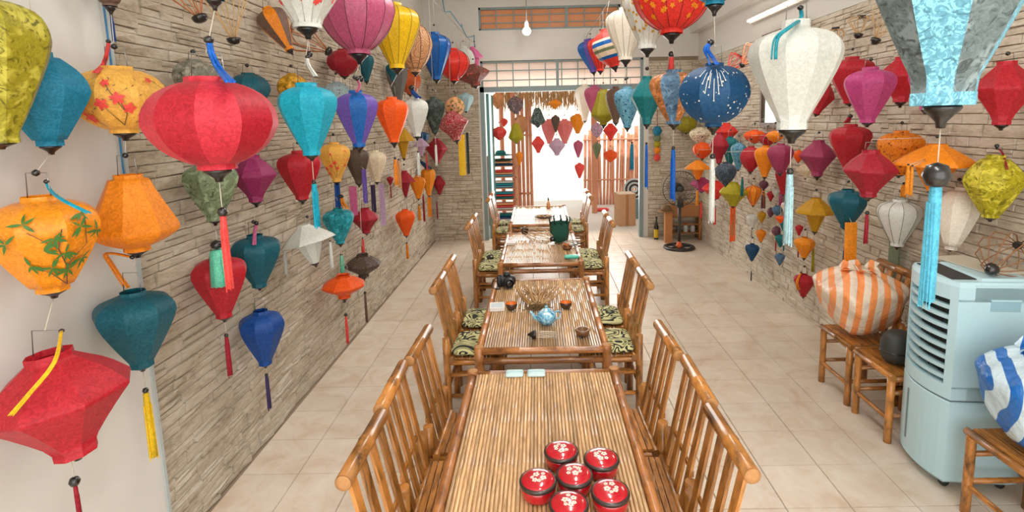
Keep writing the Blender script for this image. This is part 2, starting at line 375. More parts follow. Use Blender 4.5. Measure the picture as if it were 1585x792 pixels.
# barred vent window over the beam
def pane_mat(name, rgb):
    m = plain(name, rgb, .35, var=.08, bscale=4); nt = m.node_tree; b = nt.nodes['Principled BSDF']
    tr = N(nt, 'ShaderNodeBsdfTranslucent'); tr.inputs['Color'].default_value = lin(rgb); ms = N(nt, 'ShaderNodeMixShader'); ms.inputs[0].default_value = .55
    nt.links.new(b.outputs[0], ms.inputs[1]); nt.links.new(tr.outputs[0], ms.inputs[2]); nt.links.new(ms.outputs[0], nt.nodes['Material Output'].inputs['Surface']); return m
M_VENT = pane_mat('vent_pane', (228, 180, 140)); M_PANE = pane_mat('frosted_pane', (247, 234, 225))
def window(name, x0, x1, z0, z1, nx, nz, pane_mat, y=YB+.05, bar=.008, mull=()):
    w = struct(name, MB().box(x0, x1, y-.03, y+.03, z0, z0+.03).box(x0, x1, y-.03, y+.03, z1-.03, z1).box(x0, x0+.03, y-.03, y+.03, z0, z1).box(x1-.03, x1, y-.03, y+.03, z0, z1), M_METAL)
    ed = [x0]+list(mull)+[x1]
    for a, b_ in zip(ed[:-1], ed[1:]):
        obj('pane', MB().box(a+.02, b_-.02, y+.034, y+.04, z0+.02, z1-.02), pane_mat, w)
    for q in mull: obj('mullion', MB().box(q-.02, q+.02, y-.025, y+.03, z0, z1), M_METAL, w)
    for i in range(1, nx):
        x = x0+(x1-x0)*i/nx; obj('bar', MB().box(x-bar, x+bar, y-.02, y-.004, z0, z1), M_METAL, w)
    for i in range(1, nz):
        z = z0+(z1-z0)*i/nz; obj('bar', MB().box(x0, x1, y-.012, y+.004, z-bar, z+bar), M_METAL, w)
    return w
window('window_1', -.86, 1.28, 3.235, 3.575, 8, 3, M_VENT, mull=(.47,))
window('window_2', -.86, 1.63, 2.35, 2.785, 10, 3, M_PANE, mull=(.32,))
# doorway frame
struct('door_1', MB().box(-.875, -.815, YB-.02, YB+.08, 0, 2.4).box(1.575, 1.635, YB-.02, YB+.08, 0, 2.4).box(-.875, 1.635, YB-.02, YB+.08, 2.315, 2.395), M_METAL)
obj('door_leaf', MB().box(-.80, -.755, YB+.1, YB+.9, 0, 2.3), plain('door_teal', (90, 140, 140), .5), bpy.data.objects['door_1'])
# fluorescent tube on the plaster band of the right wall
def tube_light(loc, length, rz, label, power):
    t = thing('tube_light', label, 'lamp', loc, rz, 'fluorescent tubes')
    obj('batten', MB().box(-.03, .01, -length/2-.02, length/2+.02, -.03, .03), plain('batten_white', (225, 222, 214), .4), t)
    m = MATS.get('tube_glow')
    if not m:
        m, nt, b = newmat('tube_glow'); setin(b, Base_Color=(1, .9, .8, 1)); b.inputs['Emission Color'].default_value = (1, .86, .68, 1); b.inputs['Emission Strength'].default_value = 4.0; MATS['tube_glow'] = m
    obj('tube', MB().tube([(-.05, -length/2, 0), (-.05, length/2, 0)], .014, 10), m, t)
    d = bpy.data.lights.new('tube_lamp', 'AREA'); d.shape = 'RECTANGLE'; d.size = .06; d.size_y = length; d.energy = power; d.color = (1, .9, .78)
    l = bpy.data.objects.new('tube_lamp', d); COL.objects.link(l); l.parent = t; l.location = (-.09, 0, 0); l.rotation_euler = (0, math.radians(62), 0)
    return t
def fill_tube(x, y, label, power):  # added fill light out of view, shaped as a tube fitting
    t = thing('added_fill_tube', label, 'lamp', (x, y, ZC-.035), 0, 'added ceiling fill tubes')
    obj('batten', MB().box(-.04, .04, -.62, .62, -.01, .035), plain('batten_white', (225, 222, 214), .4), t)
    obj('tube', MB().tube([(0, -.6, -.03), (0, .6, -.03)], .014, 10), MATS['tube_glow'], t)
    d = bpy.data.lights.new('tube_lamp', 'AREA'); d.shape = 'RECTANGLE'; d.size = .12; d.size_y = 1.2; d.energy = power; d.color = (1, .97, .93)
    l = bpy.data.objects.new('tube_lamp', d); COL.objects.link(l); l.parent = t; l.location = (0, 0, -.05)
tube_light((XR-.03, 5.52, 2.93), 1.2, 0, 'fluorescent tube on the plaster band above the right stone wall', 18)
for yy, lb in ((.6, 'above the camera end of the room'), (3.1, 'above the second table'), (5.2, 'above the third table')): fill_tube(.35, yy, 'added unseen fill tube on the ceiling '+lb, 42)
# hanging bulb
t = thing('hanging_bulb', 'bare white bulb hanging in front of the barred vent window', 'lamp', (-.125, 7.6, 3.06))
obj('lamp_cord', MB().tube([(0,0,.2),(0,0,ZC-3.06)], .006, 6), plain('cable_grey', (110, 125, 130), .6), t)
obj('socket', MB().lathe([(.03,.1),(.032,.16),(.02,.2),(.006,.22)], 12), plain('socket_white', (215, 220, 220), .4), t)
m, nt, b = newmat('bulb_glow'); b.inputs['Emission Color'].default_value = (1, .98, .94, 1); b.inputs['Emission Strength'].default_value = 6.0
obj('bulb', MB().lathe([(0,0),(.03,.004),(.055,.03),(.06,.06),(.05,.09),(.03,.11)], 16), m, t)
d = bpy.data.lights.new('bulb_lamp', 'POINT'); d.energy = 10; d.shadow_soft_size = .06; d.color = (1, .95, .88)
l = bpy.data.objects.new('bulb_lamp', d); COL.objects.link(l); l.parent = t; l.location = (0, -.1, .03)
# cables
def cable(name, pts, r, mat, label, cat='cable'): return tag(obj(name, MB().tube(pts, r, 6), mat), label, cat)
def sag(a, b_, n, dz):
    return [tuple(Vector(a).lerp(Vector(b_), i/n) - Vector((0, 0, dz*math.sin(PI*i/n)))) for i in range(n+1)]
cable('ceiling_cable', sag((-.72, 5.4, ZC-.005), (-.125, 7.6, ZC-.01), 10, .02), .008, plain('cable_grey', (110,125,130), .6), 'grey cable along the ceiling to the bare bulb')
M_TEALCORD = plain('teal_cord', (60, 130, 150), .7)
pts = []; random.seed(5)
for i in range(24):
    y = 3.2+i*.215; pts.append((-1.05+.03*math.sin(i*1.3)+(.007*i), min(y, YB-.03), 3.22-.10*math.sin(i*.9)**2-.006*i))
cable('drooping_cord', pts, .006, M_TEALCORD, 'thin teal cord drooping above the left lantern row', 'cord')
cable('hanging_line_cord', sag((-1.0, -1.3, 3.1), (-1.0, YB-.02, 3.1), 14, .03), .004, M_WIRE, 'thin wire carrying the left row of lanterns', 'wire')
cable('hanging_line_cord', sag((.76, -1.3, 3.1), (.76, YB-.02, 3.1), 14, .03), .004, M_WIRE, 'thin wire carrying the right row of lanterns', 'wire')
cable('hanging_line_cord', sag((1.0, -1.3, 3.1), (1.0, 4.5, 3.1), 14, .03), .004, M_WIRE, 'short wire carrying the two biggest right lanterns', 'wire')
cable('hanging_cable', [(XL+.03, PIL-.02, ZC-.01), (XL+.034, PIL-.015, 2.2), (XL+.03, PIL-.018, 1.75), (XL+.034, PIL-.012, 1.5)], .0032, plain('cable_blue', (40, 120, 170), .6), 'blue cable running down the plaster wall edge')

# ------------------------------------------------------------------ lanterns
PROF = dict(  # (radius, height) between the collars
 balloon=[(.30,.0),(.49,.17),(.70,.37),(.885,.56),(.985,.70),(1,.77),(.955,.86),(.79,.94),(.46,1.0)],
 pot=[(.38,0),(.58,.18),(.80,.40),(.97,.62),(1,.72),(.95,.82),(.76,.93),(.46,1.0)],
 turnip=[(.36,0),(.58,.18),(.84,.40),(.99,.55),(1,.62),(.93,.74),(.74,.87),(.44,1.0)],
 oblate=[(.36,0),(.62,.10),(.85,.26),(.98,.44),(1,.54),(.96,.68),(.82,.84),(.6,.95),(.42,1.0)],
 round=[(.34,0),(.6,.12),(.84,.30),(.98,.50),(1,.58),(.95,.72),(.78,.87),(.56,.96),(.36,1.0)],
 bicone=[(.26,0),(.5,.2),(.78,.41),(.97,.54),(1,.58),(.95,.63),(.72,.80),(.46,.93),(.32,1.0)],
 garlic=[(.36,0),(.70,.09),(.96,.2),(1,.27),(.95,.36),(.78,.56),(.60,.78),(.44,1.0)],
 saucer=[(.18,0),(.42,.15),(.8,.36),(.98,.5),(1,.55),(.94,.62),(.66,.82),(.3,1.0)],
 frame=[(.10,0),(.35,.22),(.7,.5),(.95,.75),(1,.85),(.8,.95),(.25,1.0)])
def catmull(pts, n):
    out = []; m = len(pts)
    for k in range(n+1):
        t = k/n*(m-1); i = min(int(t), m-2); u = t-i
        p0, p1, p2, p3 = pts[max(i-1,0)], pts[i], pts[i+1], pts[min(i+2,m-1)]
        out.append(tuple(.5*((2*p1[d])+(-p0[d]+p2[d])*u+(2*p0[d]-5*p1[d]+4*p2[d]-p3[d])*u*u+(-p0[d]+3*p1[d]-3*p2[d]+p3[d])*u**3) for d in (0,1)))
    return out
def body_profile(ty, r, h, tc, bc, ct, cb, n):
    if ty == 'umbrella':
        return [(bc*.45*r, 0), (bc*.5*r, .02*h), (.34*r, .30*h), (.46*r, .50*h), (.50*r, .56*h), (.52*r, .57*h), (.99*r, .56*h), (1.0*r, .575*h), (.78*r, .70*h), (.54*r, .83*h), (.26*r, .95*h), (.24*r, h)]
    pr = [(q*r, (cb+z*(1-cb-ct))*h) for q, z in catmull(PROF[ty], n)]
    pr[0] = (max(pr[0][0], bc*r*.98), pr[0][1])
    return [(bc*r, 0), (bc*r, cb*h*.98)] + pr + [(tc*r, (1-ct)*h*1.002), (tc*r, h)]
def lantern_body(prof, n, sub, tiltm, two, flat=1.0):
    mb = MB(); m = len(prof); zc = prof[-1][1]
    for k in range(n):
        b0 = len(mb.v)
        for i in range(sub+1):
            ph = (i/sub-.5)*2*PI/n; a = (k+.5)*2*PI/n+ph
            fl = 1-flat*(1-math.cos(PI/n)/math.cos(ph)) if flat else 1
            for (r, z) in prof:
                p = tiltm @ Vector((r*fl*math.cos(a), r*fl*math.sin(a), z)); mb.v.append(tuple(p))
        for i in range(sub):
            for j in range(m-1):
                q = (b0+i*m+j, b0+(i+1)*m+j, b0+(i+1)*m+j+1, b0+i*m+j+1)
                u0, u1 = k+i/sub, k+(i+1)/sub; v0, v1 = prof[j][1]/zc, prof[j+1][1]/zc
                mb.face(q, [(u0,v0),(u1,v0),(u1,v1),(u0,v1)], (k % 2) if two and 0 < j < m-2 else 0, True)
    return mb
def surf(prof, th, t, lift=.003):
    z = t*prof[-1][1]; r = prof[0][0]
    for (ra, za), (rb, zb) in zip(prof[:-1], prof[1:]):
        if za <= z <= zb and zb > za: r = ra+(rb-ra)*(z-za)/(zb-za); break
    return Vector(((r+lift)*math.cos(th), (r+lift)*math.sin(th), z)), r
def decal(mb, prof, tiltm, th, t, poly, size, rot=0, mi=0):
    h = prof[-1][1]; _, r = surf(prof, th, t); b0 = len(mb.v); c, s = math.cos(rot), math.sin(rot)
    for (x, y) in poly:
        x, y = (x*c-y*s)*size, (x*s+y*c)*size
        p, _ = surf(prof, th+x/max(r, .02), min(.97, max(.03, t+y/h)), .004); mb.v.append(tuple(tiltm @ p))
    mb.face(range(b0, len(mb.v)), None, mi, False)
PETAL = [(0,0),(.22,.25),(.28,.6),(0,.95),(-.28,.6),(-.22,.25)]
LEAF = [(0,0),(.12,.3),(.1,.7),(0,1.1),(-.1,.7),(-.12,.3)]
DOT = [(math.cos(i*PI/3), math.sin(i*PI/3)) for i in range(6)]
def flower(mb, prof, tm, th, t, size, mi, rot=0):
    for k in range(5): decal(mb, prof, tm, th, t, PETAL, size, rot+k*2*PI/5, mi)
def twig(mb, prof, tm, pts, w, mi):
    for (a0, t0), (a1, t1) in zip(pts[:-1], pts[1:]):
        b0 = len(mb.v)
        for th, t, s in ((a0,t0,-1),(a0,t0,1),(a1,t1,1),(a1,t1,-1)):
            _, r = surf(prof, th, t); p, _ = surf(prof, th+s*w/max(r, .02), t, .0035); mb.v.append(tuple(tm @ p))
        mb.face(range(b0, b0+4), None, mi, False)
def decorate(kind, root, prof, tm, th0, R, pc, rnd):
    mb = MB(); mats = [fabric('rose'), fabric('forest'), fabric('white')]
    if kind == 'blossom':
        mats = [fabric('coral'), fabric('umber')]
        for da, t, s in ((-.05,.5,.16),(-.3,.42,.15),(.12,.36,.14),(-.22,.72,.1),(-.75,.35,.17),(-.65,.22,.13),(.7,.42,.12),(.55,.78,.08),(.85,.55,.1)): flower(mb, prof, tm, th0+da*1.2, t, R*s, 0, rnd.random()*6)
        for pts in (((.02,.12),(.08,.28),(-.03,.5)),((.02,.12),(-.2,.3),(-.3,.42)),((.08,.28),(-.15,.6),(-.22,.72)),((-.5,.1),(-.7,.25),(-.75,.35)),((.3,.15),(.6,.4),(.85,.62),(.6,.78))): twig(mb, prof, tm, [(th0+a*1.2, t) for a, t in pts], R*.008, 1)
        for _ in range(26): decal(mb, prof, tm, th0+rnd.uniform(-1.3,1.3), rnd.uniform(.15,.85), LEAF, R*.07, rnd.random()*6, 1)
    elif kind == 'blossom2':
        mats = [fabric('coral'), fabric('umber')]
        for _ in range(34): flower(mb, prof, tm, th0+rnd.uniform(-1.4,1.4), rnd.uniform(.3,.9), R*.09, 0, rnd.random()*6)
        for _ in range(12):
            a, t = th0+rnd.uniform(-1.2,1.2), rnd.uniform(.3,.8); twig(mb, prof, tm, [(a,t),(a+.1,t+.08),(a+.12,t+.16)], R*.006, 1)
    elif kind == 'bamboo':
        mats = [fabric('tealgreen') if R < .1 else plain('leaf_paint', (60, 110, 40), .5), fabric('umber')]
        for cx, ct in ((-.25,.78),(.1,.62),(.45,.7),(.25,.45),(-.05,.5),(-.5,.6),(.6,.35),(.35,.25),(.05,.3),(-.3,.35),(.75,.62),(.55,.82)):
            for k in range(6): decal(mb, prof, tm, th0+cx*1.25, ct, LEAF, R*rnd.uniform(.16,.26), rnd.uniform(0,6.28), 0)
        for pts in (((.45,.08),(.3,.3),(.15,.5),(.2,.7)),((.3,.3),(.6,.5),(.55,.75)),((.15,.5),(-.2,.7)),((.45,.08),(0,.25),(-.3,.35))): twig(mb, prof, tm, [(th0+a*1.25, t) for a, t in pts], R*.01, 1)
    elif kind == 'spray':
        mats = [fabric('white'), fabric('white')]
        for da, t in ((-.42,.78),(-.3,.66),(-.22,.52),(-.12,.6),(0,.40),(.12,.5),(.2,.62),(.3,.70),(.42,.8),(-.15,.72),(.1,.74)):
            twig(mb, prof, tm, [(th0+da*.45, .95),(th0+da*.8,(t+.95)/2),(th0+da,t)], R*.009, 0); decal(mb, prof, tm, th0+da, t, DOT, R*.022)
        for _ in range(120): decal(mb, prof, tm, th0+rnd.uniform(-PI,PI), rnd.uniform(.1,.88), DOT, R*rnd.choice((.012,.02,.026)))
    elif kind == 'flower':
        mats = [fabric(pc or 'amber')]
        for _ in range(60): flower(mb, prof, tm, th0+rnd.uniform(-1.6,1.6), rnd.uniform(.18,.9), R*.075, 0, rnd.random()*6)
    obj('painted_flowers' if kind != 'spray' else 'bead_spray', mb, mats, root)['kind'] = 'stuff'
def tassel(root, base, x, y, z0, z1, w, col, rnd, bead=True):
    dx, dy = x-base[0], y-base[1]; a, b_ = z0-base[2], z1-base[2]; L = max(a-b_, .01)
    mb = MB(); n = 10
    if w < 0:
        w = -w
        for k in range(3): mb.slab((dx+(k-1)*w*.66, dy+rnd.uniform(-.004,.004), a), (dx+(k-1)*w*.68, dy+rnd.uniform(-.012,.004), b_+rnd.uniform(0,.06)*L), w*.68, .0016, (1, rnd.uniform(-.2,.2), 0))
        obj('ribbon', mb, fabric(col), root); return dx, dy, a
    mb.lathe([(w*1.05, b_), (w*1.0, b_+.35*L), (w*.85, a-.12*L), (w*.75, a-.03*L), (w*.35, a)], n*2, (dx, dy, 0), rad=lambda i: 1 if i % 2 else .72)
    for k in range(7):
        an = rnd.random()*6.28; q = w*.9
        mb.slab((dx+q*math.cos(an), dy+q*math.sin(an), a-.2*L), (dx+q*1.12*math.cos(an+.2), dy+q*1.12*math.sin(an+.2), b_-rnd.random()*.06*L), w*.3, w*.08, (math.sin(an), math.cos(an), 0))
    obj('tassel', mb, fabric(col), root)
    if w > .0035 and bead:
        hr = max(.006, w*.7)
        obj('bead', MB().lathe([(0, a-.0), (hr*.8, a+hr*.35), (hr, a+hr*.8), (hr*.8, a+hr*1.25), (0, a+hr*1.6)], 10, (dx, dy, 0)), M_BLACK, root)
    return dx, dy, a
LANTERNS = [
 ('balloon', -1.488, 1.45, 1.867, 2.271, 0.146, 0.018, 2.346, 'limegold', {'pat': 'mottle', 'ch': 1}, 'lanterns hung along the left wall', 'olive green and gold mottled lantern cut by the left picture edge', 166),
 ('turnip', -1.533, 1.647, 1.85, 2.138, 0.122, 0.028, 2.347, 'peacock', {'ch': 1}, 'lanterns hung along the left wall', 'peacock blue lantern on the plaster wall above the bamboo-painted orange one', 122),
 ('pot', -1.511, 1.563, 1.408, 1.703, 0.144, 0.025, 1.825, 'amber', {'pat': 'satin', 'deco': 'bamboo', 'ch': 1, 'dr': [(-1.483, 1.563, 1.746), (-1.471, 1.563, 1.716), (-1.317, 1.433, 1.705), (-1.25, 1.433, 1.668)], 'drc': 'turq', 'drw': 0.008, 'hg': (-1.533, 1.647, 1.83)}, 'lanterns hung along the left wall', 'satin orange lantern painted with green bamboo leaves on the plaster wall', 146),
 ('bicone', -1.47, 1.496, 0.906, 1.236, 0.185, 0.022, 1.403, 'red', {'tilt': 7, 'ch': 1, 't': [(-1.47, 1.496, 0.785, 0.599, 0.007, 'crimson')], 'bead': 0.812, 'dr': [(-1.44, 1.496, 1.303), (-1.31, 1.329, 1.283), (-1.393, 1.329, 1.192), (-1.45, 1.329, 1.133)], 'drc': 'yellow', 'drw': 0.008, 'hg': (-1.511, 1.563, 1.391)}, 'lanterns hung along the left wall', 'big tilted red lantern lowest on the plaster wall, yellow tassel laid over it', 188),
 ('pot', -1.576, 2.013, 2.349, 2.542, 0.079, 0.035, 2.642, 'brown', {'ch': 1, 't': [(-1.599, 2.013, 2.314, 2.223, 0.006, 'blue')]}, 'lanterns hung along the left wall', 'brown lantern at the top edge above the flower-painted yellow lantern', 66),
 ('oblate', -1.499, 1.91, 1.882, 2.118, 0.156, 0.028, 2.294, 'apricot', {'deco': 'blossom', 'ch': 1, 'dr': [(-1.517, 1.91, 2.206), (-1.532, 1.91, 2.16), (-1.55, 1.91, 2.126), (-1.466, 1.77, 2.085)], 'drc': 'coral', 'drw': 0.009, 'hg': (-1.576, 2.013, 2.322)}, 'lanterns hung along the left wall', 'yellow-orange lantern painted with red blossoms at the stone wall edge', 134),
 ('garlic', -1.511, 1.913, 1.444, 1.731, 0.144, 0.027, 1.858, 'orange', {'ch': 1, 'hg': (-1.499, 1.91, 1.862)}, 'lanterns hung along the left wall', 'plain orange garlic-shaped lantern below the blossom-painted lantern', 120),
 ('balloon', -1.524, 1.883, 1.003, 1.298, 0.131, 0.021, 1.426, 'teal', {'ch': 1, 't': [(-1.5, 1.883, 0.885, 0.63, 0.013, 'yellow')], 'bead': 0.904, 'dr': [(-1.509, 1.883, 1.427), (-1.603, 1.883, 1.443), (-1.592, 1.883, 1.399), (-1.547, 1.883, 1.311)], 'drc': 'orange', 'drw': 0.01, 'hg': (-1.511, 1.913, 1.425)}, 'lanterns hung along the left wall', 'dark teal lantern with yellow tassel at the end of the stone wall', 108),
 ('oblate', -1.558, 2.439, 2.034, 2.202, 0.097, 0.018, 2.248, 'grey', {'pat': 'mottle'}, 'lanterns hung along the left wall', 'grey-green mottled lantern half hidden behind the big red lantern', 66),
 ('oblate', -1.547, 2.865, 1.999, 2.177, 0.108, 0.021, 2.231, 'teal', {}, 'lanterns hung along the left wall', 'teal lantern peeking out right behind the big red lantern', 62),
 ('oblate', -0.96, 1.629, 2.274, 2.475, 0.096, 0.032, 2.581, 'teal', {'ch': 1, 'hg': (-1.0, 1.629, 3.09)}, 'lanterns strung in the left aisle row', 'lantern cut by the top edge, black finial above the big red lantern', 100),
 ('oblate', -0.96, 1.562, 1.772, 2.041, 0.177, 0.039, 2.228, 'rose', {'c2': 'roseshade', 'n': 10, 'tc': 0.36, 'ch': 1, 't': [(-0.946, 1.562, 1.628, 1.403, 0.011, 'coral')], 'bead': 1.642, 'dr': [(-0.948, 1.562, 2.147), (-0.943, 1.562, 2.105), (-0.925, 1.562, 2.062), (-0.806, 1.402, 2.015)], 'drc': 'royal', 'drw': 0.015, 'hg': (-0.96, 1.629, 2.25)}, 'lanterns strung in the left aisle row', 'biggest round red brocade lantern with royal blue tassel on top', 185),  # silk sheen put into the colour: facing panel lighter, alternate panels darker
 ('balloon', -1.534, 2.432, 1.459, 1.737, 0.121, 0.025, 1.784, 'sage', {'pat': 'mottle', 't': [(-1.463, 2.312, 1.347, 1.178, 0.039, 'mint')]}, 'lanterns hung along the left wall', 'sage green lantern with mint tassel below the biggest red lantern', 80),
 ('bicone', -1.533, 2.802, 1.49, 1.741, 0.122, 0.032, 1.796, 'magenta', {}, 'lanterns hung along the left wall', 'magenta lantern at the lower right of the biggest red lantern', 70),
 ('balloon', -1.534, 2.425, 0.987, 1.291, 0.121, 0.026, 1.425, 'red', {'ch': 1, 't': [(-1.508, 2.425, 0.875, 0.689, 0.011, 'crimson')], 'bead': 0.893, 'hg': (-1.534, 2.432, 1.442)}, 'lanterns hung along the left wall', 'red lantern under the sage green one with a mint tassel over it', 78),
 ('balloon', -1.528, 2.747, 1.033, 1.319, 0.127, 0.022, 1.463, 'teal', {'ch': 1, 'dr': [(-1.512, 2.747, 1.382), (-1.53, 2.747, 1.337), (-1.48, 2.632, 1.293)], 'drc': 'pink', 'drw': 0.014, 'hg': (-1.533, 2.802, 1.466)}, 'lanterns hung along the left wall', 'teal lantern with pink bow on top under the magenta one', 73),
 ('balloon', -1.538, 2.749, 0.588, 0.897, 0.117, 0.023, 1.01, 'blue', {'ch': 1, 't': [(-1.528, 2.749, 0.5, 0.328, 0.011, 'plum')], 'bead': 0.524, 'hg': (-1.528, 2.747, 1.019)}, 'lanterns hung along the left wall', 'blue lantern hanging lowest on the left stone wall, thin plum tassel', 66),
 ('balloon', -1.519, 3.323, 1.423, 1.733, 0.136, 0.034, 1.799, 'red', {}, 'lanterns hung along the left wall', 'red lantern just below the bright turquoise lantern', 66),
 ('umbrella', -1.481, 3.286, 1.007, 1.265, 0.174, 0.026, 1.332, 'white', {'tilt': 12, 't': [(-1.647, 3.286, 1.096, 0.942, 0.01, 'white'), (-1.347, 3.286, 1.148, 0.978, 0.01, 'white')]}, 'lanterns hung along the left wall', 'white umbrella-shaped lantern with hanging white tassels on the left wall', 84),
 ('balloon', -1.0, 2.312, 1.763, 2.076, 0.124, 0.026, 2.261, 'turq', {'n': 8, 'tc': 0.36, 'ch': 1, 't': [(-0.992, 2.312, 1.622, 1.444, 0.014, 'turq')], 'bead': 1.643, 'dr': [(-0.984, 2.312, 2.186), (-0.981, 2.312, 2.153), (-0.952, 2.312, 2.103)], 'drc': 'white', 'drw': 0.011, 'hg': (-1.0, 2.374, 2.276)}, 'lanterns strung in the left aisle row', 'bright turquoise lantern hanging under the white blossom lantern', 88),
 ('oblate', -1.56, 3.404, 2.032, 2.219, 0.095, 0.02, 2.283, 'gold', {'pat': 'mottle'}, 'lanterns hung along the left wall', 'small olive-gold lantern half hidden behind the bright turquoise one', 46),
 ('balloon', -1.538, 3.96, 1.46, 1.759, 0.117, 0.03, 1.836, 'apricot', {'deco': 'blossom', 't': [(-1.565, 3.96, 1.446, 1.257, -0.02, 'blue'), (-1.51, 3.96, 1.444, 1.255, -0.02, 'blue')]}, 'lanterns hung along the left wall', 'pale yellow lantern with small brown blossoms and blue ribbons', 48),
 ('balloon', -1.55, 4.485, 1.381, 1.691, 0.105, 0.034, 1.779, 'umber', {'t': [(-1.607, 4.485, 1.359, 1.093, -0.033, 'pink'), (-1.463, 4.37, 1.512, 1.223, -0.019, 'violet')]}, 'lanterns hung along the left wall', 'dark brown lantern with pink and violet ribbons', 38),
 ('balloon', -1.553, 4.996, 1.336, 1.639, 0.102, 0.031, 1.737, 'cream', {'t': [(-1.596, 4.996, 1.306, 1.029, -0.022, 'plum'), (-1.514, 4.996, 1.316, 0.9, -0.028, 'lilac')]}, 'lanterns hung along the left wall', 'cream white lantern with plum and lilac ribbons beside the dark brown one', 33),
 ('balloon', -1.0, 2.935, 1.767, 2.076, 0.118, 0.036, 2.215, 'cobalt', {'c2': 'violet', 'ch': 1, 'dr': [(-0.985, 2.935, 2.139), (-0.973, 2.935, 2.103), (-0.954, 2.829, 2.063)], 'drc': 'mauve', 'drw': 0.014, 'hg': (-1.0, 3.039, 2.234)}, 'lanterns strung in the left aisle row', 'blue and violet panelled lantern under the big mauve lantern', 66),
 ('balloon', -1.0, 3.655, 1.76, 2.07, 0.114, 0.04, 2.217, 'flame', {'n': 8, 'ch': 1, 't': [(-1.008, 3.655, 1.625, 1.462, 0.013, 'orange')], 'bead': 1.648, 'hg': (-1.0, 3.85, 2.242)}, 'lanterns strung in the left aisle row', 'bright orange lantern under the yellow ribbed lantern', 51),
 ('balloon', -1.0, 4.361, 1.777, 2.098, 0.106, 0.037, 2.264, 'white', {'ch': 1, 't': [(-1.027, 4.361, 1.627, 1.455, 0.013, 'white')], 'bead': 1.649, 'dr': [(-1.025, 4.361, 2.172), (-1.011, 4.361, 2.13), (-0.949, 4.265, 2.088)], 'drc': 'blue', 'drw': 0.027, 'hg': (-1.0, 4.423, 2.272)}, 'lanterns strung in the left aisle row', 'white lantern with blue bow beside the bright orange one', 40),
 ('balloon', -1.0, 5.13, 1.788, 2.129, 0.113, 0.031, 2.275, 'forest', {'pat': 'mottle', 'ch': 1, 't': [(-1.014, 5.13, 1.67, 1.468, 0.013, 'white')], 'hg': (-1.0, 5.13, 3.09)}, 'lanterns strung in the left aisle row', 'dark bottle-green patterned lantern beside the white one', 36),
 ('bicone', -1.0, 6.279, 1.666, 2.009, 0.192, 0.046, 2.317, 'crimson', {'pat': 'lace', 'tilt': 10, 'ch': 1, 'hg': (-1.0, 6.279, 3.09)}, 'lanterns strung in the left aisle row', 'crimson lantern with lacy pale crown near the back wall corner', 50),
 ('oblate', -1.01, 6.5, 1.934, 2.184, 0.119, 0.031, 2.3, 'peach', {'deco': 'bamboo', 'ch': 1, 't': [(-0.944, 6.5, 1.727, 1.215, -0.04, 'yellow')], 'hg': (-1.0, 6.48, 2.338)}, 'lanterns strung in the left aisle row', 'small peach lantern with green sprig and long yellow ribbon', 30),
 ('balloon', -1.04, 7.75, 2.03, 2.29, 0.122, 0.028, 2.419, 'paleblue', {'ch': 1, 't': [(-1.049, 7.75, 1.721, 1.082, -0.019, 'forest')], 'hg': (-1.0, 7.75, 3.09)}, 'lanterns strung in the left aisle row', 'small pale blue lantern nearest the back wall on the left', 26),
 ('garlic', -1.1, 9.132, 1.852, 2.182, 0.111, 0.044, 2.4, 'orange', {'tilt': -14, 'ch': 1, 't': [(-1.17, 9.132, 1.654, 1.296, 0.028, 'peach')], 'hg': (-1.0, 9.132, 3.09)}, 'lanterns strung in the left aisle row', 'small tilted orange lantern next to the door frame on the left', 20),
 ('umbrella', -1.517, 5.914, 1.49, 1.837, 0.138, 0.029, 1.951, 'gold', {}, 'lanterns hung along the left wall', 'golden umbrella-shaped lantern below the bright orange lantern', 38),
 ('umbrella', -1.544, 6.939, 1.439, 1.677, 0.111, 0.017, 1.812, 'lilac', {'t': [(-1.454, 6.818, 1.496, 1.277, 0.009, 'coral')]}, 'lanterns hung along the left wall', 'small lilac umbrella-shaped lantern under the white one', 26),
 ('bicone', -1.493, 7.726, 1.286, 1.646, 0.162, 0.029, 1.797, 'crimson', {}, 'lanterns hung along the left wall', 'crimson lantern against the left wall under the bottle-green one', 34),
 ('balloon', -1.567, 7.189, 1.58, 1.756, 0.088, 0.018, 1.895, 'navy', {}, 'lanterns hung along the left wall', 'tiny navy lantern under the bottle-green lantern', 20),
 ('umbrella', -1.53, 5.948, 1.057, 1.347, 0.125, 0.022, 1.465, 'crimson', {'t': [(-1.552, 5.813, 1.476, 1.173, 0.018, 'peach')]}, 'lanterns hung along the left wall', 'crimson umbrella-shaped lantern with pink rim on the far left wall', 34),
 ('balloon', -1.616, 5.663, 1.222, 1.314, 0.039, 0.007, 1.426, 'crimson', {'t': [(-1.606, 5.663, 1.208, 1.08, 0.007, 'crimson')]}, 'lanterns hung along the left wall', 'tiny crimson lantern left of the crimson umbrella-shaped one', 11),
 ('balloon', -1.555, 6.684, 0.916, 1.209, 0.1, 0.025, 1.341, 'orange', {'t': [(-1.576, 6.684, 0.823, 0.629, 0.017, 'amber')]}, 'lanterns hung along the left wall', 'orange lantern right beside the crimson umbrella-shaped one', 24),
 ('balloon', -1.547, 7.288, 0.87, 1.269, 0.108, 0.027, 1.413, 'amber', {'t': [(-1.576, 7.288, 0.843, 0.557, -0.027, 'orange'), (-1.603, 7.169, 0.888, 0.525, 0.014, 'crimson')], 'dr': [(-1.649, 7.288, 1.353), (-1.598, 7.288, 1.307), (-1.509, 7.19, 1.242)], 'drc': 'navy', 'drw': 0.032}, 'lanterns hung along the left wall', 'amber lantern with orange ribbons and navy bow on the far left wall', 24),
 ('bicone', -1.554, 8.117, 0.769, 1.053, 0.101, 0.02, 1.214, 'crimson', {'t': [(-1.607, 8.117, 0.647, 0.38, 0.01, 'crimson')]}, 'lanterns hung along the left wall', 'farthest crimson lantern on the left wall, thin red tassel', 20),
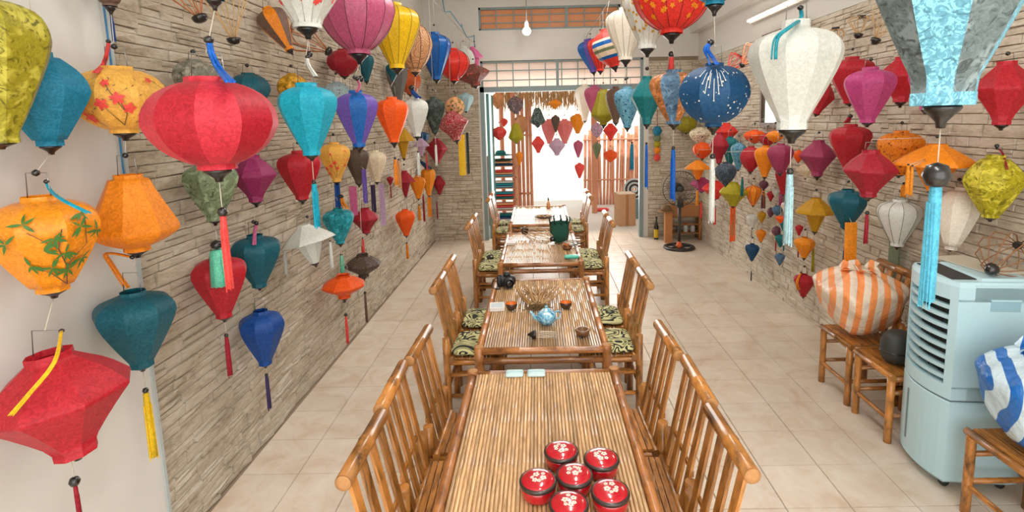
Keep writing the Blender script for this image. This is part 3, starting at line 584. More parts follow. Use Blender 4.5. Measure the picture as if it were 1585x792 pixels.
 ('balloon', -1.54, 5.92, 0.603, 0.905, 0.115, 0.03, 0.994, 'flame', {'ch': 1, 't': [(-1.547, 5.92, 0.489, 0.328, 0.015, 'orange')], 'bead': 0.512, 'hg': (-1.53, 5.948, 1.043)}, 'lanterns hung along the left wall', 'orange-red lantern hanging lowest on the far left wall', 31),
 ('balloon', -1.539, 3.946, 0.986, 1.258, 0.116, 0.031, 1.337, 'aqua', {'pat': 'mottle', 't': [(-1.536, 3.946, 0.878, 0.729, 0.015, 'mint')], 'bead': 0.894, 'dr': [(-1.507, 3.946, 1.347), (-1.501, 3.946, 1.297), (-1.445, 3.841, 1.274)], 'drc': 'amber', 'drw': 0.02}, 'lanterns hung along the left wall', 'mottled aqua lantern beside the red flat one', 47),
 ('bicone', -1.535, 4.546, 0.935, 1.155, 0.12, 0.023, 1.247, 'crimson', {'t': [(-1.575, 4.546, 0.877, 0.742, 0.014, 'coral')]}, 'lanterns hung along the left wall', 'wide crimson lantern beside the mottled aqua one', 42),
 ('saucer', -1.502, 4.308, 0.607, 0.803, 0.153, 0.04, 0.887, 'umber', {'pat': 'ring', 'ch': 1, 't': [(-1.486, 4.308, 0.447, 0.206, 0.011, 'brown')], 'bead': 0.465, 'hg': (-1.55, 4.485, 1.355)}, 'lanterns hung along the left wall', 'dark brown patterned saucer lantern near the floor of the left wall', 56),
 ('saucer', -1.494, 3.832, 0.591, 0.768, 0.161, 0.041, 0.902, 'flame', {'ch': 1, 't': [(-1.496, 3.832, 0.438, 0.226, 0.01, 'coral')], 'bead': 0.453, 'hg': (-1.539, 3.946, 0.963)}, 'lanterns hung along the left wall', 'orange saucer lantern near the floor beside the brown patterned one', 66),
 ('balloon', -1.565, 3.29, 2.334, 2.615, 0.09, 0.031, 2.675, 'orange', {'c2': 'brown', 'tilt': 26}, 'lanterns hung along the left wall', 'tilted orange and brown lantern high on the left wall', 46),
 ('oblate', -1.527, 4.253, 2.268, 2.478, 0.128, 0.025, 2.558, 'crimson', {}, 'lanterns hung along the left wall', 'dark red lantern half hidden behind the big mauve lantern', 50),
 ('balloon', -1.572, 4.934, 2.276, 2.532, 0.083, 0.029, 2.624, 'teal', {}, 'lanterns hung along the left wall', 'narrow teal lantern between the mauve and the yellow ribbed lanterns', 28),
 ('pot', -1.559, 4.153, 2.013, 2.222, 0.096, 0.02, 2.3, 'paleblue', {'pat': 'print', 'pc': 'lilac'}, 'lanterns hung along the left wall', 'pastel printed lantern right of the bright turquoise one', 38),
 ('balloon', -1.339, 4.988, 2.274, 2.439, 0.066, 0.024, 2.532, 'teal', {}, 'lanterns hung along the left wall', 'small teal lantern under the yellow ribbed lantern', 22),
 ('oblate', -1.516, 6.371, 2.221, 2.509, 0.139, 0.03, 2.628, 'rust', {}, 'lanterns hung along the left wall', 'rust orange lantern under the tan swirl lantern', 36),
 ('balloon', -1.534, 5.88, 2.101, 2.575, 0.121, 0.028, 2.685, 'slate', {}, 'lanterns hung along the left wall', 'slate grey lantern against the wall under the yellow ribbed lantern', 34),
 ('balloon', -1.0, 2.374, 2.315, 2.612, 0.166, 0.047, 2.728, 'white', {'rib': 1, 'n': 14, 'bc': 0.36, 'deco': 'blossom2', 'ch': 1, 'bead': 2.205, 'hg': (-1.0, 2.374, 3.09)}, 'lanterns strung in the left aisle row', 'white ribbed lantern with red blossom sprays at the top edge', 118),
 ('round', -1.0, 3.039, 2.283, 2.702, 0.212, 0.057, 2.851, 'mauve', {'pat': 'satin', 'rib': 1, 'n': 12, 'ch': 1, 'bead': 2.147, 'hg': (-1.0, 3.039, 3.09)}, 'lanterns strung in the left aisle row', 'big mauve pink ribbed lantern at the top of the left row', 117),
 ('balloon', -1.0, 3.85, 2.279, 2.73, 0.18, 0.045, 2.883, 'yellow', {'pat': 'satin', 'rib': 1, 'n': 12, 'ch': 1, 'hg': (-1.0, 3.85, 3.09)}, 'lanterns strung in the left aisle row', 'yellow ribbed lantern beside the big mauve one', 78),
 ('round', -1.0, 4.423, 2.301, 2.703, 0.148, 0.037, 2.825, 'tan', {'pat': 'ring', 'rib': 1, 'n': 10, 'ch': 1, 'hg': (-1.0, 4.423, 3.09)}, 'lanterns strung in the left aisle row', 'tan lantern with brown swirls between the yellow and blue ones', 56),
 ('balloon', -1.0, 5.34, 2.309, 2.766, 0.154, 0.044, 2.95, 'cobalt', {'pat': 'satin', 'rib': 1, 'n': 10, 'ch': 1, 'hg': (-1.0, 5.34, 3.09)}, 'lanterns strung in the left aisle row', 'glossy blue ribbed lantern in the upper left row', 48),
 ('round', -1.0, 6.48, 2.376, 2.757, 0.195, 0.046, 3.05, 'vermilion', {'pat': 'satin', 'rib': 1, 'n': 10, 'ch': 1, 'hg': (-1.0, 6.48, 3.09)}, 'lanterns strung in the left aisle row', 'glossy vermilion lantern in the upper left row', 50),
 ('round', -0.97, 7.19, 2.451, 2.873, 0.156, 0.051, 3.098, 'white', {'ch': 1, 'hg': (-1.0, 7.19, 3.09)}, 'lanterns strung in the left aisle row', 'white lantern half hidden behind the glossy vermilion one', 36),
 ('umbrella', -0.85, 7.436, 2.527, 2.903, 0.134, 0.018, 3.093, 'pink', {'tilt': 10, 'ch': 1, 'hg': (-1.0, 7.436, 3.09)}, 'lanterns strung in the left aisle row', 'pink umbrella-shaped lantern at the far end of the upper left row', 30),
 ('saucer', -0.8, 6.792, 2.321, 2.594, 0.221, 0.032, 2.879, 'umber', {'pat': 'print', 'pc': 'coral', 'tilt': 10, 'ch': 1, 'hg': (-1.0, 6.792, 3.09)}, 'lanterns strung in the left aisle row', 'brown and red patterned saucer lantern at the door frame top left', 54),
 ('oblate', 0.76, 3.036, 2.353, 2.747, 0.212, 0.056, 2.875, 'vermilion', {'pat': 'flower', 'pc': 'amber', 'rib': 1, 'n': 14, 'bc': 0.3, 'ch': 1, 't': [(0.789, 3.036, 2.226, 2.14, 0.016, 'coral')], 'bead': 2.24, 'hg': (0.76, 3.036, 3.09)}, 'lanterns strung in the right aisle row', 'big vermilion lantern with golden flowers at the top edge', 118),
 ('round', 0.74, 2.254, 2.346, 2.594, 0.132, 0.044, 2.742, 'peacock', {'ch': 1, 'hg': (0.76, 2.254, 3.09)}, 'lanterns strung in the right aisle row', 'lantern cut by the top edge above the navy dotted one', 100),
 ('balloon', 0.76, 3.695, 2.353, 2.781, 0.167, 0.056, 2.926, 'white', {'pat': 'flower', 'pc': 'gold', 'rib': 1, 'n': 14, 'bc': 0.36, 'ch': 1, 'bead': 2.223, 'hg': (0.76, 3.695, 3.09)}, 'lanterns strung in the right aisle row', 'white ribbed lantern with small golden flowers in the right row', 76),
 ('balloon', 0.76, 4.595, 2.376, 2.807, 0.164, 0.059, 2.974, 'ivory', {'rib': 1, 'n': 14, 'bc': 0.36, 'ch': 1, 'bead': 2.219, 'hg': (0.76, 4.595, 3.09)}, 'lanterns strung in the right aisle row', 'plain ivory ribbed lantern left of the golden-flowered white one', 60),
 ('round', 0.76, 5.559, 2.408, 2.797, 0.18, 0.059, 2.95, 'stripe', {'pat': 'stripe', 'n': 12, 'tilt': 14, 'ch': 1, 'hg': (0.76, 5.559, 3.09)}, 'lanterns strung in the right aisle row', 'round lantern with red blue and cream stripes in the upper right row', 54),
 ('balloon', 0.76, 6.402, 2.443, 2.847, 0.153, 0.045, 3.039, 'vermilion', {'rib': 1, 'n': 12, 'ch': 1, 'hg': (0.76, 6.402, 3.09)}, 'lanterns strung in the right aisle row', 'vermilion lantern left of the striped one in the upper right row', 40),
 ('balloon', 0.76, 7.546, 2.525, 2.984, 0.172, 0.053, 3.159, 'violet', {'c2': 'cobalt', 'tilt': 10, 'ch': 1, 'hg': (0.76, 7.546, 3.09)}, 'lanterns strung in the right aisle row', 'violet and blue lantern in the upper right row', 38),
 ('balloon', 0.74, 8.573, 2.613, 3.095, 0.195, 0.051, 3.273, 'amber', {'c2': 'violet', 'tilt': 10, 'ch': 1, 'hg': (0.76, 8.573, 3.745)}, 'lanterns strung in the right aisle row', 'amber and violet lantern ending the upper right row', 38),
 ('oblate', 0.74, 2.237, 1.849, 2.11, 0.15, 0.035, 2.299, 'navy', {'pat': 'dots', 'tc': 0.26, 'bc': 0.24, 'deco': 'spray', 'ch': 1, 't': [(0.735, 2.237, 1.707, 1.446, 0.012, 'white')], 'bead': 1.723, 'dr': [(0.722, 2.237, 2.194), (0.704, 2.237, 2.168), (0.723, 2.237, 2.131), (0.69, 2.102, 2.095)], 'drc': 'royal', 'drw': 0.016, 'hg': (0.74, 2.254, 2.31)}, 'lanterns strung in the right aisle row', 'navy lantern with white beads and spray, white tassel below', 111),
 ('balloon', 0.76, 2.968, 1.851, 2.149, 0.137, 0.032, 2.288, 'slateblue', {'pat': 'mottle', 'c2': 'copper', 'ch': 1, 't': [(0.775, 2.968, 1.699, 1.43, 0.014, 'royal')], 'bead': 1.718, 'hg': (0.76, 3.036, 2.305)}, 'lanterns strung in the right aisle row', 'copper and slate mottled lantern left of the navy dotted one', 76),
 ('bicone', 0.76, 3.702, 1.844, 2.171, 0.112, 0.036, 2.284, 'tealgreen', {'ch': 1, 't': [(0.793, 3.702, 1.69, 1.401, 0.011, 'royal')], 'bead': 1.709, 'hg': (0.76, 3.695, 2.305)}, 'lanterns strung in the right aisle row', 'dark teal lantern left of the copper mottled one', 50),
 ('balloon', 0.76, 4.497, 1.808, 2.148, 0.115, 0.038, 2.297, 'skyblue', {'pat': 'print', 'pc': 'blue', 'ch': 1, 't': [(0.799, 4.497, 1.67, 1.449, 0.016, 'peacock')], 'hg': (0.76, 4.595, 2.325)}, 'lanterns strung in the right aisle row', 'light blue patterned lantern left of the dark teal one', 42),
 ('garlic', 0.76, 6.122, 1.811, 2.215, 0.141, 0.045, 2.404, 'limegold', {'ch': 1, 'hg': (0.76, 6.122, 3.09)}, 'lanterns strung in the right aisle row', 'olive green diamond lantern in the lower right row', 38),
 ('balloon', 0.84, 5.707, 1.835, 2.218, 0.111, 0.035, 2.339, 'brown', {'ch': 1, 'hg': (0.76, 5.559, 2.357)}, 'lanterns strung in the right aisle row', 'brown lantern between the olive green and light blue ones', 32),
 ('balloon', 0.8, 7.46, 1.912, 2.34, 0.154, 0.036, 2.517, 'mauve', {'ch': 1, 'hg': (0.76, 7.546, 2.48)}, 'lanterns strung in the right aisle row', 'dull pink lantern behind the olive green one', 34),
 ('balloon', 0.72, 8.087, 1.848, 2.4, 0.147, 0.039, 2.572, 'ivory', {'ch': 1, 'hg': (0.76, 8.087, 3.09)}, 'lanterns strung in the right aisle row', 'ivory lantern ending the lower right row', 30),
 ('balloon', 0.96, 2.005, 1.837, 2.235, 0.163, 0.054, 2.399, 'white', {'n': 10, 'tc': 0.3, 'bc': 0.33, 'cb': 0.07, 'ct': 0.09, 'fr': 0.95, 'ch': 1, 't': [(0.974, 2.005, 1.658, 1.397, 0.016, 'paleblue')], 'bead': 1.677, 'dr': [(0.973, 2.005, 2.28), (0.977, 2.005, 2.243), (0.868, 1.859, 2.189), (0.825, 1.859, 2.152), (0.819, 1.859, 2.083)], 'drc': 'aqua', 'drw': 0.012, 'hg': (1.0, 2.005, 3.09)}, 'lanterns strung in the right aisle row', 'large white lantern with teal tassel on top right of the navy one', 135),
 ('balloon', 1.02, 1.346, 1.909, 2.404, 0.181, 0.058, 2.49, 'skyblue', {'pat': 'brocade', 'c2': 'stormgrey', 'n': 8, 'bc': 0.39, 'cb': 0.065, 'fr': 0.62, 'br': 0.034, 'ch': 1, 't': [(1.061, 1.346, 1.703, 1.399, 0.017, 'paleaqua')], 'bead': 1.732, 'hg': (1.0, 1.346, 3.09)}, 'lanterns strung in the right aisle row', 'huge blue-grey brocade lantern at the top right with long pale tassel', 228),
 ('balloon', 2.28, 3.899, 1.956, 2.288, 0.15, 0.023, 2.361, 'red', {}, 'lanterns hung along the right wall', 'red lantern just right of the large white lantern', 64),
 ('balloon', 1.97, 3.178, 1.829, 2.154, 0.14, 0.027, 2.214, 'orchid', {}, 'lanterns hung along the right wall', 'orchid pink lantern between two red ones right of the large white one', 73),
 ('bicone', 2.288, 3.369, 1.949, 2.228, 0.142, 0.036, 2.291, 'red', {}, 'lanterns hung along the right wall', 'red angular lantern left of the huge blue-grey lantern', 70),
 ('balloon', 1.949, 2.685, 1.898, 2.121, 0.081, 0.023, 2.171, 'orchid', {}, 'lanterns hung along the right wall', 'orchid lantern hidden behind the huge blue-grey lantern', 50),
 ('bicone', 2.3, 2.641, 1.816, 2.124, 0.13, 0.029, 2.173, 'red', {}, 'lanterns hung along the right wall', 'red lantern at the right edge right of the huge blue-grey one', 82),
 ('bicone', 2.335, 4.385, 1.874, 2.136, 0.095, 0.021, 2.219, 'red', {'tilt': -18}, 'lanterns hung along the right wall', 'slanting red lantern tucked behind the large white lantern', 36),
 ('balloon', 2.288, 3.882, 1.474, 1.807, 0.142, 0.024, 1.882, 'red', {'dr': [(2.28, 3.882, 1.863), (2.254, 3.882, 1.817)], 'drc': 'crimson', 'drw': 0.019}, 'lanterns hung along the right wall', 'red lantern with red bow behind the crimson diamond one', 60),
 ('pot', 2.272, 3.316, 1.496, 1.773, 0.138, 0.021, 1.837, 'orange', {'pat': 'print', 'pc': 'rust', 't': [(2.311, 3.316, 1.43, 1.355, 0.016, 'amber')]}, 'lanterns hung along the right wall', 'orange speckled lantern above the white balloon lantern', 68),
 ('umbrella', 2.217, 2.943, 1.442, 1.708, 0.213, 0.026, 1.765, 'orange', {'t': [(1.911, 2.72, 1.615, 1.466, 0.009, 'amber'), (1.932, 2.72, 1.608, 1.459, 0.009, 'amber'), (2.198, 2.943, 1.306, 1.069, 0.014, 'amber')]}, 'lanterns hung along the right wall', 'wide orange umbrella-shaped lantern under the huge blue-grey one', 118),
 ('bicone', 1.923, 3.052, 1.403, 1.675, 0.147, 0.027, 1.735, 'crimson', {'t': [(1.916, 3.052, 1.288, 1.125, 0.011, 'crimson')], 'bead': 1.307}, 'lanterns hung along the right wall', 'crimson diamond lantern in front of the red one with bow', 78),
 ('balloon', 2.2, 3.723, 1.072, 1.349, 0.13, 0.033, 1.423, 'teal', {'t': [(2.155, 3.584, 1.138, 0.844, -0.042, 'amber'), (2.198, 3.723, 0.924, 0.799, 0.009, 'navy')]}, 'lanterns hung along the right wall', 'teal lantern with wide orange ribbon above the striped sack', 56),
 ('balloon', 2.305, 3.332, 1.032, 1.337, 0.125, 0.026, 1.403, 'white', {'rib': 1, 'n': 10, 'rc': 'grey'}, 'lanterns hung along the right wall', 'white balloon lantern left of the air cooler', 60),
 ('pot', 2.329, 2.905, 1.114, 1.467, 0.101, 0.011, 1.525, 'ivory', {'tilt': -6}, 'lanterns hung along the right wall', 'folded white paper lantern leaning on the wall above the air cooler', 56),
 ('turnip', 2.301, 2.655, 1.347, 1.665, 0.129, 0.024, 1.717, 'lime', {'pat': 'mottle', 'bead': 1.71, 'dr': [(2.302, 2.655, 1.697), (2.333, 2.655, 1.676), (2.264, 2.539, 1.604)], 'drc': 'crimson', 'drw': 0.007}, 'lanterns hung along the right wall', 'lime green patterned lantern above the air cooler at the right edge', 79),
 ('bicone', 2.287, 4.311, 1.38, 1.671, 0.143, 0.037, 1.755, 'orchiddark', {}, 'lanterns hung along the right wall', 'dark orchid lantern right of the pale tassel of the large white one', 54),
 ('umbrella', 2.27, 4.276, 0.921, 1.203, 0.16, 0.027, 1.289, 'gold', {}, 'lanterns hung along the right wall', 'golden umbrella-shaped lantern left of the teal one with orange ribbon', 60),
 ('balloon', 2.341, 4.566, 0.622, 0.805, 0.089, 0.03, 0.898, 'amber', {'t': [(2.422, 4.566, 0.703, 0.49, 0.011, 'lime')]}, 'lanterns hung along the right wall', 'amber lantern under the golden umbrella-shaped one', 31),
 ('balloon', 2.343, 4.552, 0.27, 0.473, 0.087, 0.024, 0.585, 'red', {'ch': 1, 'dr': [(2.315, 4.552, 0.485), (2.245, 4.474, 0.428), (2.26, 4.474, 0.357)], 'drc': 'orange', 'drw': 0.012, 'hg': (2.341, 4.566, 0.6)}, 'lanterns hung along the right wall', 'red lantern with orange ribbon hanging lowest on the right wall', 30),
 ('pot', 2.069, 4.503, 1.392, 1.641, 0.111, 0.034, 1.729, 'orchiddark', {}, 'lanterns hung along the right wall', 'dark pink lantern left of the large white lantern tassel', 40),
 ('balloon', 2.111, 4.903, 1.313, 1.603, 0.099, 0.037, 1.699, 'orange', {}, 'lanterns hung along the right wall', 'orange lantern left of the dark pink one', 33),
 ('round', 2.123, 5.264, 1.326, 1.578, 0.107, 0.033, 1.681, 'red', {}, 'lanterns hung along the right wall', 'round red lantern left of the plain orange one', 33),
 ('balloon', 2.166, 5.702, 1.302, 1.596, 0.084, 0.028, 1.708, 'skyblue', {'pat': 'print', 'pc': 'blue'}, 'lanterns hung along the right wall', 'light blue floral lantern left of the round red one', 24),
 ('balloon', 2.184, 6.005, 1.317, 1.648, 0.096, 0.03, 1.765, 'tealgreen', {}, 'lanterns hung along the right wall', 'dark teal lantern left of the light blue floral one', 26),
 ('bicone', 1.965, 5.731, 1.375, 1.704, 0.105, 0.028, 1.815, 'crimson', {}, 'lanterns hung along the right wall', 'crimson lantern right of the pumpkin-orange one', 30),
 ('bicone', 2.289, 6.437, 1.545, 1.795, 0.141, 0.024, 1.919, 'vermilion', {}, 'lanterns hung along the right wall', 'vermilion lantern below the right of the navy dotted one', 36),
 ('round', 2.058, 6.616, 1.355, 1.558, 0.122, 0.033, 1.687, 'flame', {'rib': 1, 'n': 12, 'rc': 'rust'}, 'lanterns hung along the right wall', 'pumpkin-orange round lantern below the navy dotted one', 30),
 ('round', 2.092, 6.844, 1.539, 1.739, 0.138, 0.025, 1.871, 'cream', {'pat': 'print', 'pc': 'forest'}, 'lanterns hung along the right wall', 'cream and green floral lantern just below the navy dotted one', 33),
 ('umbrella', 1.962, 6.472, 1.104, 1.345, 0.168, 0.024, 1.472, 'orange', {'t': [(1.951, 6.472, 0.975, 0.788, 0.016, 'amber')]}, 'lanterns hung along the right wall', 'orange umbrella-shaped lantern below the pumpkin-orange one', 42),
 ('bicone', 2.077, 6.677, 0.928, 1.103, 0.153, 0.025, 1.235, 'orchid', {'t': [(2.09, 6.677, 0.794, 0.583, 0.012, 'coral')]}, 'lanterns hung along the right wall', 'orchid flat lantern beside the electric fan', 37),
 ('round', 1.776, 4.984, 1.238, 1.448, 0.104, 0.031, 1.546, 'charcoal', {'pat': 'print', 'pc': 'slateblue'}, 'lanterns hung along the right wall', 'dark floral round lantern above the yellow-green one', 34),
 ('bicone', 2.145, 6.359, 0.883, 1.097, 0.165, 0.024, 1.224, 'vermilion', {'t': [(2.157, 6.359, 0.77, 0.561, 0.016, 'coral')]}, 'lanterns hung along the right wall', 'vermilion flat lantern left of the yellow-green one', 42),
 ('bicone', 2.003, 5.384, 0.96, 1.203, 0.147, 0.027, 1.31, 'lime', {'t': [(1.993, 5.384, 0.947, 0.577, -0.027, 'flame'), (2.035, 5.384, 0.878, 0.631, -0.017, 'copper'), (2.031, 5.227, 1.26, 1.084, 0.013, 'tealgreen')]}, 'lanterns hung along the right wall', 'yellow-green diamond lantern with orange ribbons', 44),
 ('balloon', 2.2, 5.36, 0.966, 1.168, 0.08, 0.027, 1.275, 'orange', {'rib': 1, 'n': 8, 'rc': 'crimson'}, 'lanterns hung along the right wall', 'small orange lantern with a red stripe right of the yellow-green one', 24),
 ('round', 2.379, 5.537, 1.1, 1.197, 0.051, 0.007, 1.306, 'plumbrown', {'t': [(2.408, 5.537, 1.085, 0.911, 0.017, 'amber'), (2.361, 5.537, 1.052, 0.899, 0.021, 'plumbrown')]}, 'lanterns hung along the right wall', 'tiny plum lantern with orange and plum tassels', 15),
 ('round', 2.316, 5.658, 1.588, 1.726, 0.114, 0.014, 1.835, 'flame', {}, 'lanterns hung along the right wall', 'flame orange lantern in the upper back cluster of the right wall', 33),
 ('round', 2.296, 5.292, 1.573, 1.702, 0.084, 0.013, 1.804, 'red', {}, 'lanterns hung along the right wall', 'small red lantern in the upper back cluster of the right wall', 26),
 ('round', 2.103, 4.691, 1.643, 1.746, 0.077, 0.011, 1.836, 'orange', {}, 'lanterns hung along the right wall', 'small orange lantern below the mirror frame', 27),
 ('balloon', 2.349, 5.026, 1.125, 1.388, 0.081, 0.019, 1.487, 'red', {}, 'lanterns hung along the right wall', 'red lantern just left of the pale tassel', 26),
 ('balloon', 2.362, 5.749, 0.644, 0.797, 0.068, 0.022, 0.913, 'white', {}, 'lanterns hung along the right wall', 'small white lantern in the low cluster on the right wall', 19),
 ('balloon', 2.381, 5.564, 0.732, 0.859, 0.049, 0.014, 0.971, 'gold', {}, 'lanterns hung along the right wall', 'tiny mustard lantern right of the small white one', 14),
 ('balloon', 2.374, 5.548, 0.53, 0.665, 0.056, 0.014, 0.778, 'orange', {}, 'lanterns hung along the right wall', 'small orange lantern low in the cluster under the mustard one', 16),
 ('balloon', 2.351, 5.713, 0.285, 0.469, 0.079, 0.022, 0.586, 'navy', {'t': [(2.358, 5.713, 0.151, 0.046, 0.007, 'forest')]}, 'lanterns hung along the right wall', 'navy balloon lantern low on the right wall', 22),
 ('round', 2.381, 5.203, 0.665, 0.771, 0.049, 0.007, 0.877, 'plumbrown', {}, 'lanterns hung along the right wall', 'tiny plum lantern above the low teal one', 15),
 ('balloon', 2.376, 5.1, 0.59, 0.708, 0.054, 0.013, 0.812, 'tealgreen', {'t': [(2.331, 5.1, 0.65, 0.545, 0.006, 'crimson'), (2.379, 5.035, 0.625, 0.561, 0.006, 'tealgreen')]}, 'lanterns hung along the right wall', 'small teal lantern low in the right wall cluster', 17),
 ('balloon', 2.389, 5.073, 0.752, 0.862, 0.041, 0.006, 0.965, 'tealgreen', {}, 'lanterns hung along the right wall', 'tiny teal lantern just above the small low teal one', 13),
 ('balloon', 2.379, 5.104, 0.404, 0.517, 0.051, 0.013, 0.622, 'slateblue', {'t': [(2.376, 5.104, 0.371, 0.265, 0.003, 'white')]}, 'lanterns hung along the right wall', 'tiny slate blue lantern lowest in the right wall cluster', 16),
 ('round', 2.378, 5.2, 0.884, 0.982, 0.052, 0.007, 1.087, 'slateblue', {}, 'lanterns hung along the right wall', 'tiny slate blue round lantern in the middle of the cluster', 16),
 ('round', 2.393, 5.377, 0.83, 0.932, 0.037, 0.007, 1.041, 'plumbrown', {}, 'lanterns hung along the right wall', 'tiny plum lantern left of the slate blue round one', 11),
 ('balloon', 2.264, 4.878, 0.872, 0.94, 0.046, 0.006, 1.039, 'flame', {}, 'lanterns hung along the right wall', 'tiny flame orange lantern under the slate blue round one', 15),
 ('balloon', 2.386, 5.042, 0.932, 1.047, 0.044, 0.006, 1.148, 'ivory', {}, 'lanterns hung along the right wall', 'tiny ivory lantern beside the slate blue round one', 14),
 ('balloon', 2.391, 5.271, 1.056, 1.136, 0.039, 0.007, 1.241, 'white', {'t': [(2.441, 5.271, 1.154, 0.969, 0.016, 'pink')]}, 'lanterns hung along the right wall', 'tiny white lantern beside a pink tassel', 12),
 ('balloon', 2.39, 5.384, 0.999, 1.1, 0.04, 0.007, 1.208, 'red', {}, 'lanterns hung along the right wall', 'tiny red lantern left of the tiny white one', 12),
 ('balloon', 2.394, 4.777, 0.774, 0.871, 0.036, 0.006, 0.968, 'red', {'t': [(2.368, 4.777, 0.737, 0.565, 0.006, 'crimson')]}, 'lanterns hung along the right wall', 'tiny red lantern under the golden umbrella-shaped one', 12),
 ('round', 2.388, 4.838, 1.446, 1.559, 0.042, 0.012, 1.653, 'flame', {}, 'lanterns hung along the right wall', 'small flame orange lantern left of the dark orchid one', 14),
 ('saucer', 2.35, 4.623, 1.327, 1.459, 0.08, 0.017, 1.55, 'cream', {}, 'lanterns hung along the right wall', 'small cream lantern below the left of the dark orchid one', 28),
 ('oblate', 2.234, 7.985, 1.639, 1.88, 0.165, 0.029, 2.034, 'limegold', {}, 'lanterns hung along the right wall', 'olive lantern on the back wall left of the navy dotted one', 34),
 ('balloon', 0.707, 9.4, 1.625, 1.967, 0.138, 0.011, 2.147, 'amber', {'hg': (0.707, 9.4, 2.505)}, 'lanterns hung outside the doorway', 'amber lantern outside hanging in the middle of the doorway', 24),
 ('garlic', -0.001, 9.3, 1.758, 2.083, 0.136, 0.023, 2.328, 'forest', {'pat': 'print', 'pc': 'paleblue', 'ch': 1, 'hg': (-0.001, 9.3, 2.505)}, 'lanterns hung outside the doorway', 'dark floral drop-shaped lantern outside the doorway', 24),
 ('bicone', -0.0, 9.3, 1.303, 1.588, 0.12, 0.011, 1.735, 'coral', {'ch': 1, 'hg': (-0.001, 9.3, 1.743)}, 'lanterns hung outside the doorway', 'coral diamond lantern under the dark floral one outside', 21),
 ('balloon', 0.207, 9.7, 1.439, 1.887, 0.148, 0.012, 2.074, 'pinkpale', {'hg': (0.207, 9.7, 2.505)}, 'lanterns hung outside the doorway', 'left one of two big pale pink lanterns outside', 25),
 ('balloon', 0.494, 9.75, 1.431, 1.881, 0.161, 0.012, 2.069, 'pinkpale', {'hg': (0.494, 9.75, 2.505)}, 'lanterns hung outside the doorway', 'right one of two big pale pink lanterns outside', 27),
 ('balloon', 0.316, 9.35, 1.659, 1.953, 0.08, 0.011, 2.133, 'umber', {'hg': (0.316, 9.35, 2.505)}, 'lanterns hung outside the doorway', 'small brown lantern between the two pale pink ones outside', 14),
 ('bicone', 0.331, 9.35, 1.247, 1.544, 0.155, 0.012, 1.635, 'lilac', {'ch': 1, 'hg': (0.316, 9.35, 1.656)}, 'lanterns hung outside the doorway', 'lilac diamond lantern below the two pale pink ones outside', 27),
 ('garlic', -0.37, 9.0, 1.497, 1.825, 0.138, 0.022, 1.999, 'lime', {'hg': (-0.37, 9.0, 2.505)}, 'lanterns hung outside the doorway', 'yellow-green lantern outside left of the dark floral one', 25),
 ('round', -0.657, 9.0, 1.558, 1.777, 0.127, 0.011, 1.951, 'coral', {'hg': (-0.657, 9.0, 2.505)}, 'lanterns hung outside the doorway', 'round coral lantern outside above the fabric shelves', 23),
 ('round', -0.593, 9.3, 1.782, 1.917, 0.074, 0.011, 2.097, 'coral', {'hg': (-0.593, 9.3, 2.505)}, 'lanterns hung outside the doorway', 'small coral lantern behind the round coral one outside', 13),
 ('round', -0.37, 9.05, 1.989, 2.282, 0.148, 0.011, 2.454, 'umber', {'pat': 'print', 'pc': 'lilac', 'hg': (-0.37, 9.05, 2.505)}, 'lanterns hung outside the doorway', 'floral dark ball lantern outside at the door top left', 27),
 ('saucer', 0.302, 9.1, 2.061, 2.214, 0.127, 0.011, 2.388, 'amber', {'hg': (0.302, 9.1, 2.505)}, 'lanterns hung outside the doorway', 'flat amber lantern outside under the thatch fringe', 23),
 ('balloon', 0.713, 9.4, 1.2, 1.499, 0.092, 0.012, 1.614, 'mauve', {'ch': 1, 'hg': (0.707, 9.4, 1.622)}, 'lanterns hung outside the doorway', 'dull mauve lantern below the amber one in the doorway', 16),
 ('balloon', 0.732, 9.4, 0.827, 1.095, 0.093, 0.012, 1.188, 'coral', {'ch': 1, 'hg': (0.713, 9.4, 1.196)}, 'lanterns hung outside the doorway', 'coral lantern lowest in the doorway string', 16),
 ('bicone', 1.277, 9.3, 1.502, 1.784, 0.136, 0.023, 1.964, 'vermilion', {'hg': (1.277, 9.3, 2.505)}, 'lanterns hung outside the doorway', 'red lantern outside in front of the bamboo fence', 24),
 ('round', 1.303, 9.5, 1.097, 1.307, 0.134, 0.012, 1.482, 'flame', {'ch': 1, 'hg': (1.303, 9.5, 2.505)}, 'lanterns hung outside the doorway', 'orange round lantern in front of the bamboo fence', 23),
 ('balloon', 1.069, 9.6, 1.153, 1.448, 0.082, 0.012, 1.635, 'sage', {'hg': (1.069, 9.6, 2.505)}, 'lanterns hung outside the doorway', 'sage green lantern in front of the bamboo fence', 14),
 ('round', 1.072, 9.6, 1.541, 1.798, 0.117, 0.012, 1.983, 'lilac', {'pat': 'print', 'pc': 'umber', 'hg': (1.072, 9.6, 2.505)}, 'lanterns hung outside the doorway', 'pale floral lantern in front of the bamboo fence top', 20),
 ('balloon', -0.327, 9.0, 1.108, 1.352, 0.061, 0.011, 1.528, 'orange', {'hg': (-0.327, 9.0, 2.505)}, 'lanterns hung outside the doorway', 'small orange lantern outside beside the fabric shelves', 11),
 ('round', -0.687, 9.2, 2.086, 2.361, 0.112, 0.011, 2.536, 'peach', {'pat': 'print', 'pc': 'copper', 'hg': (-0.687, 9.2, 2.505)}, 'lanterns hung outside the doorway', 'peach floral lantern outside at the door frame top left', 20),
 ('round', -0.318, 9.9, 1.611, 1.971, 0.145, 0.012, 2.161, 'tan', {'hg': (-0.318, 9.9, 2.505)}, 'lanterns hung outside the doorway', 'tan lantern behind the yellow-green one outside', 24),
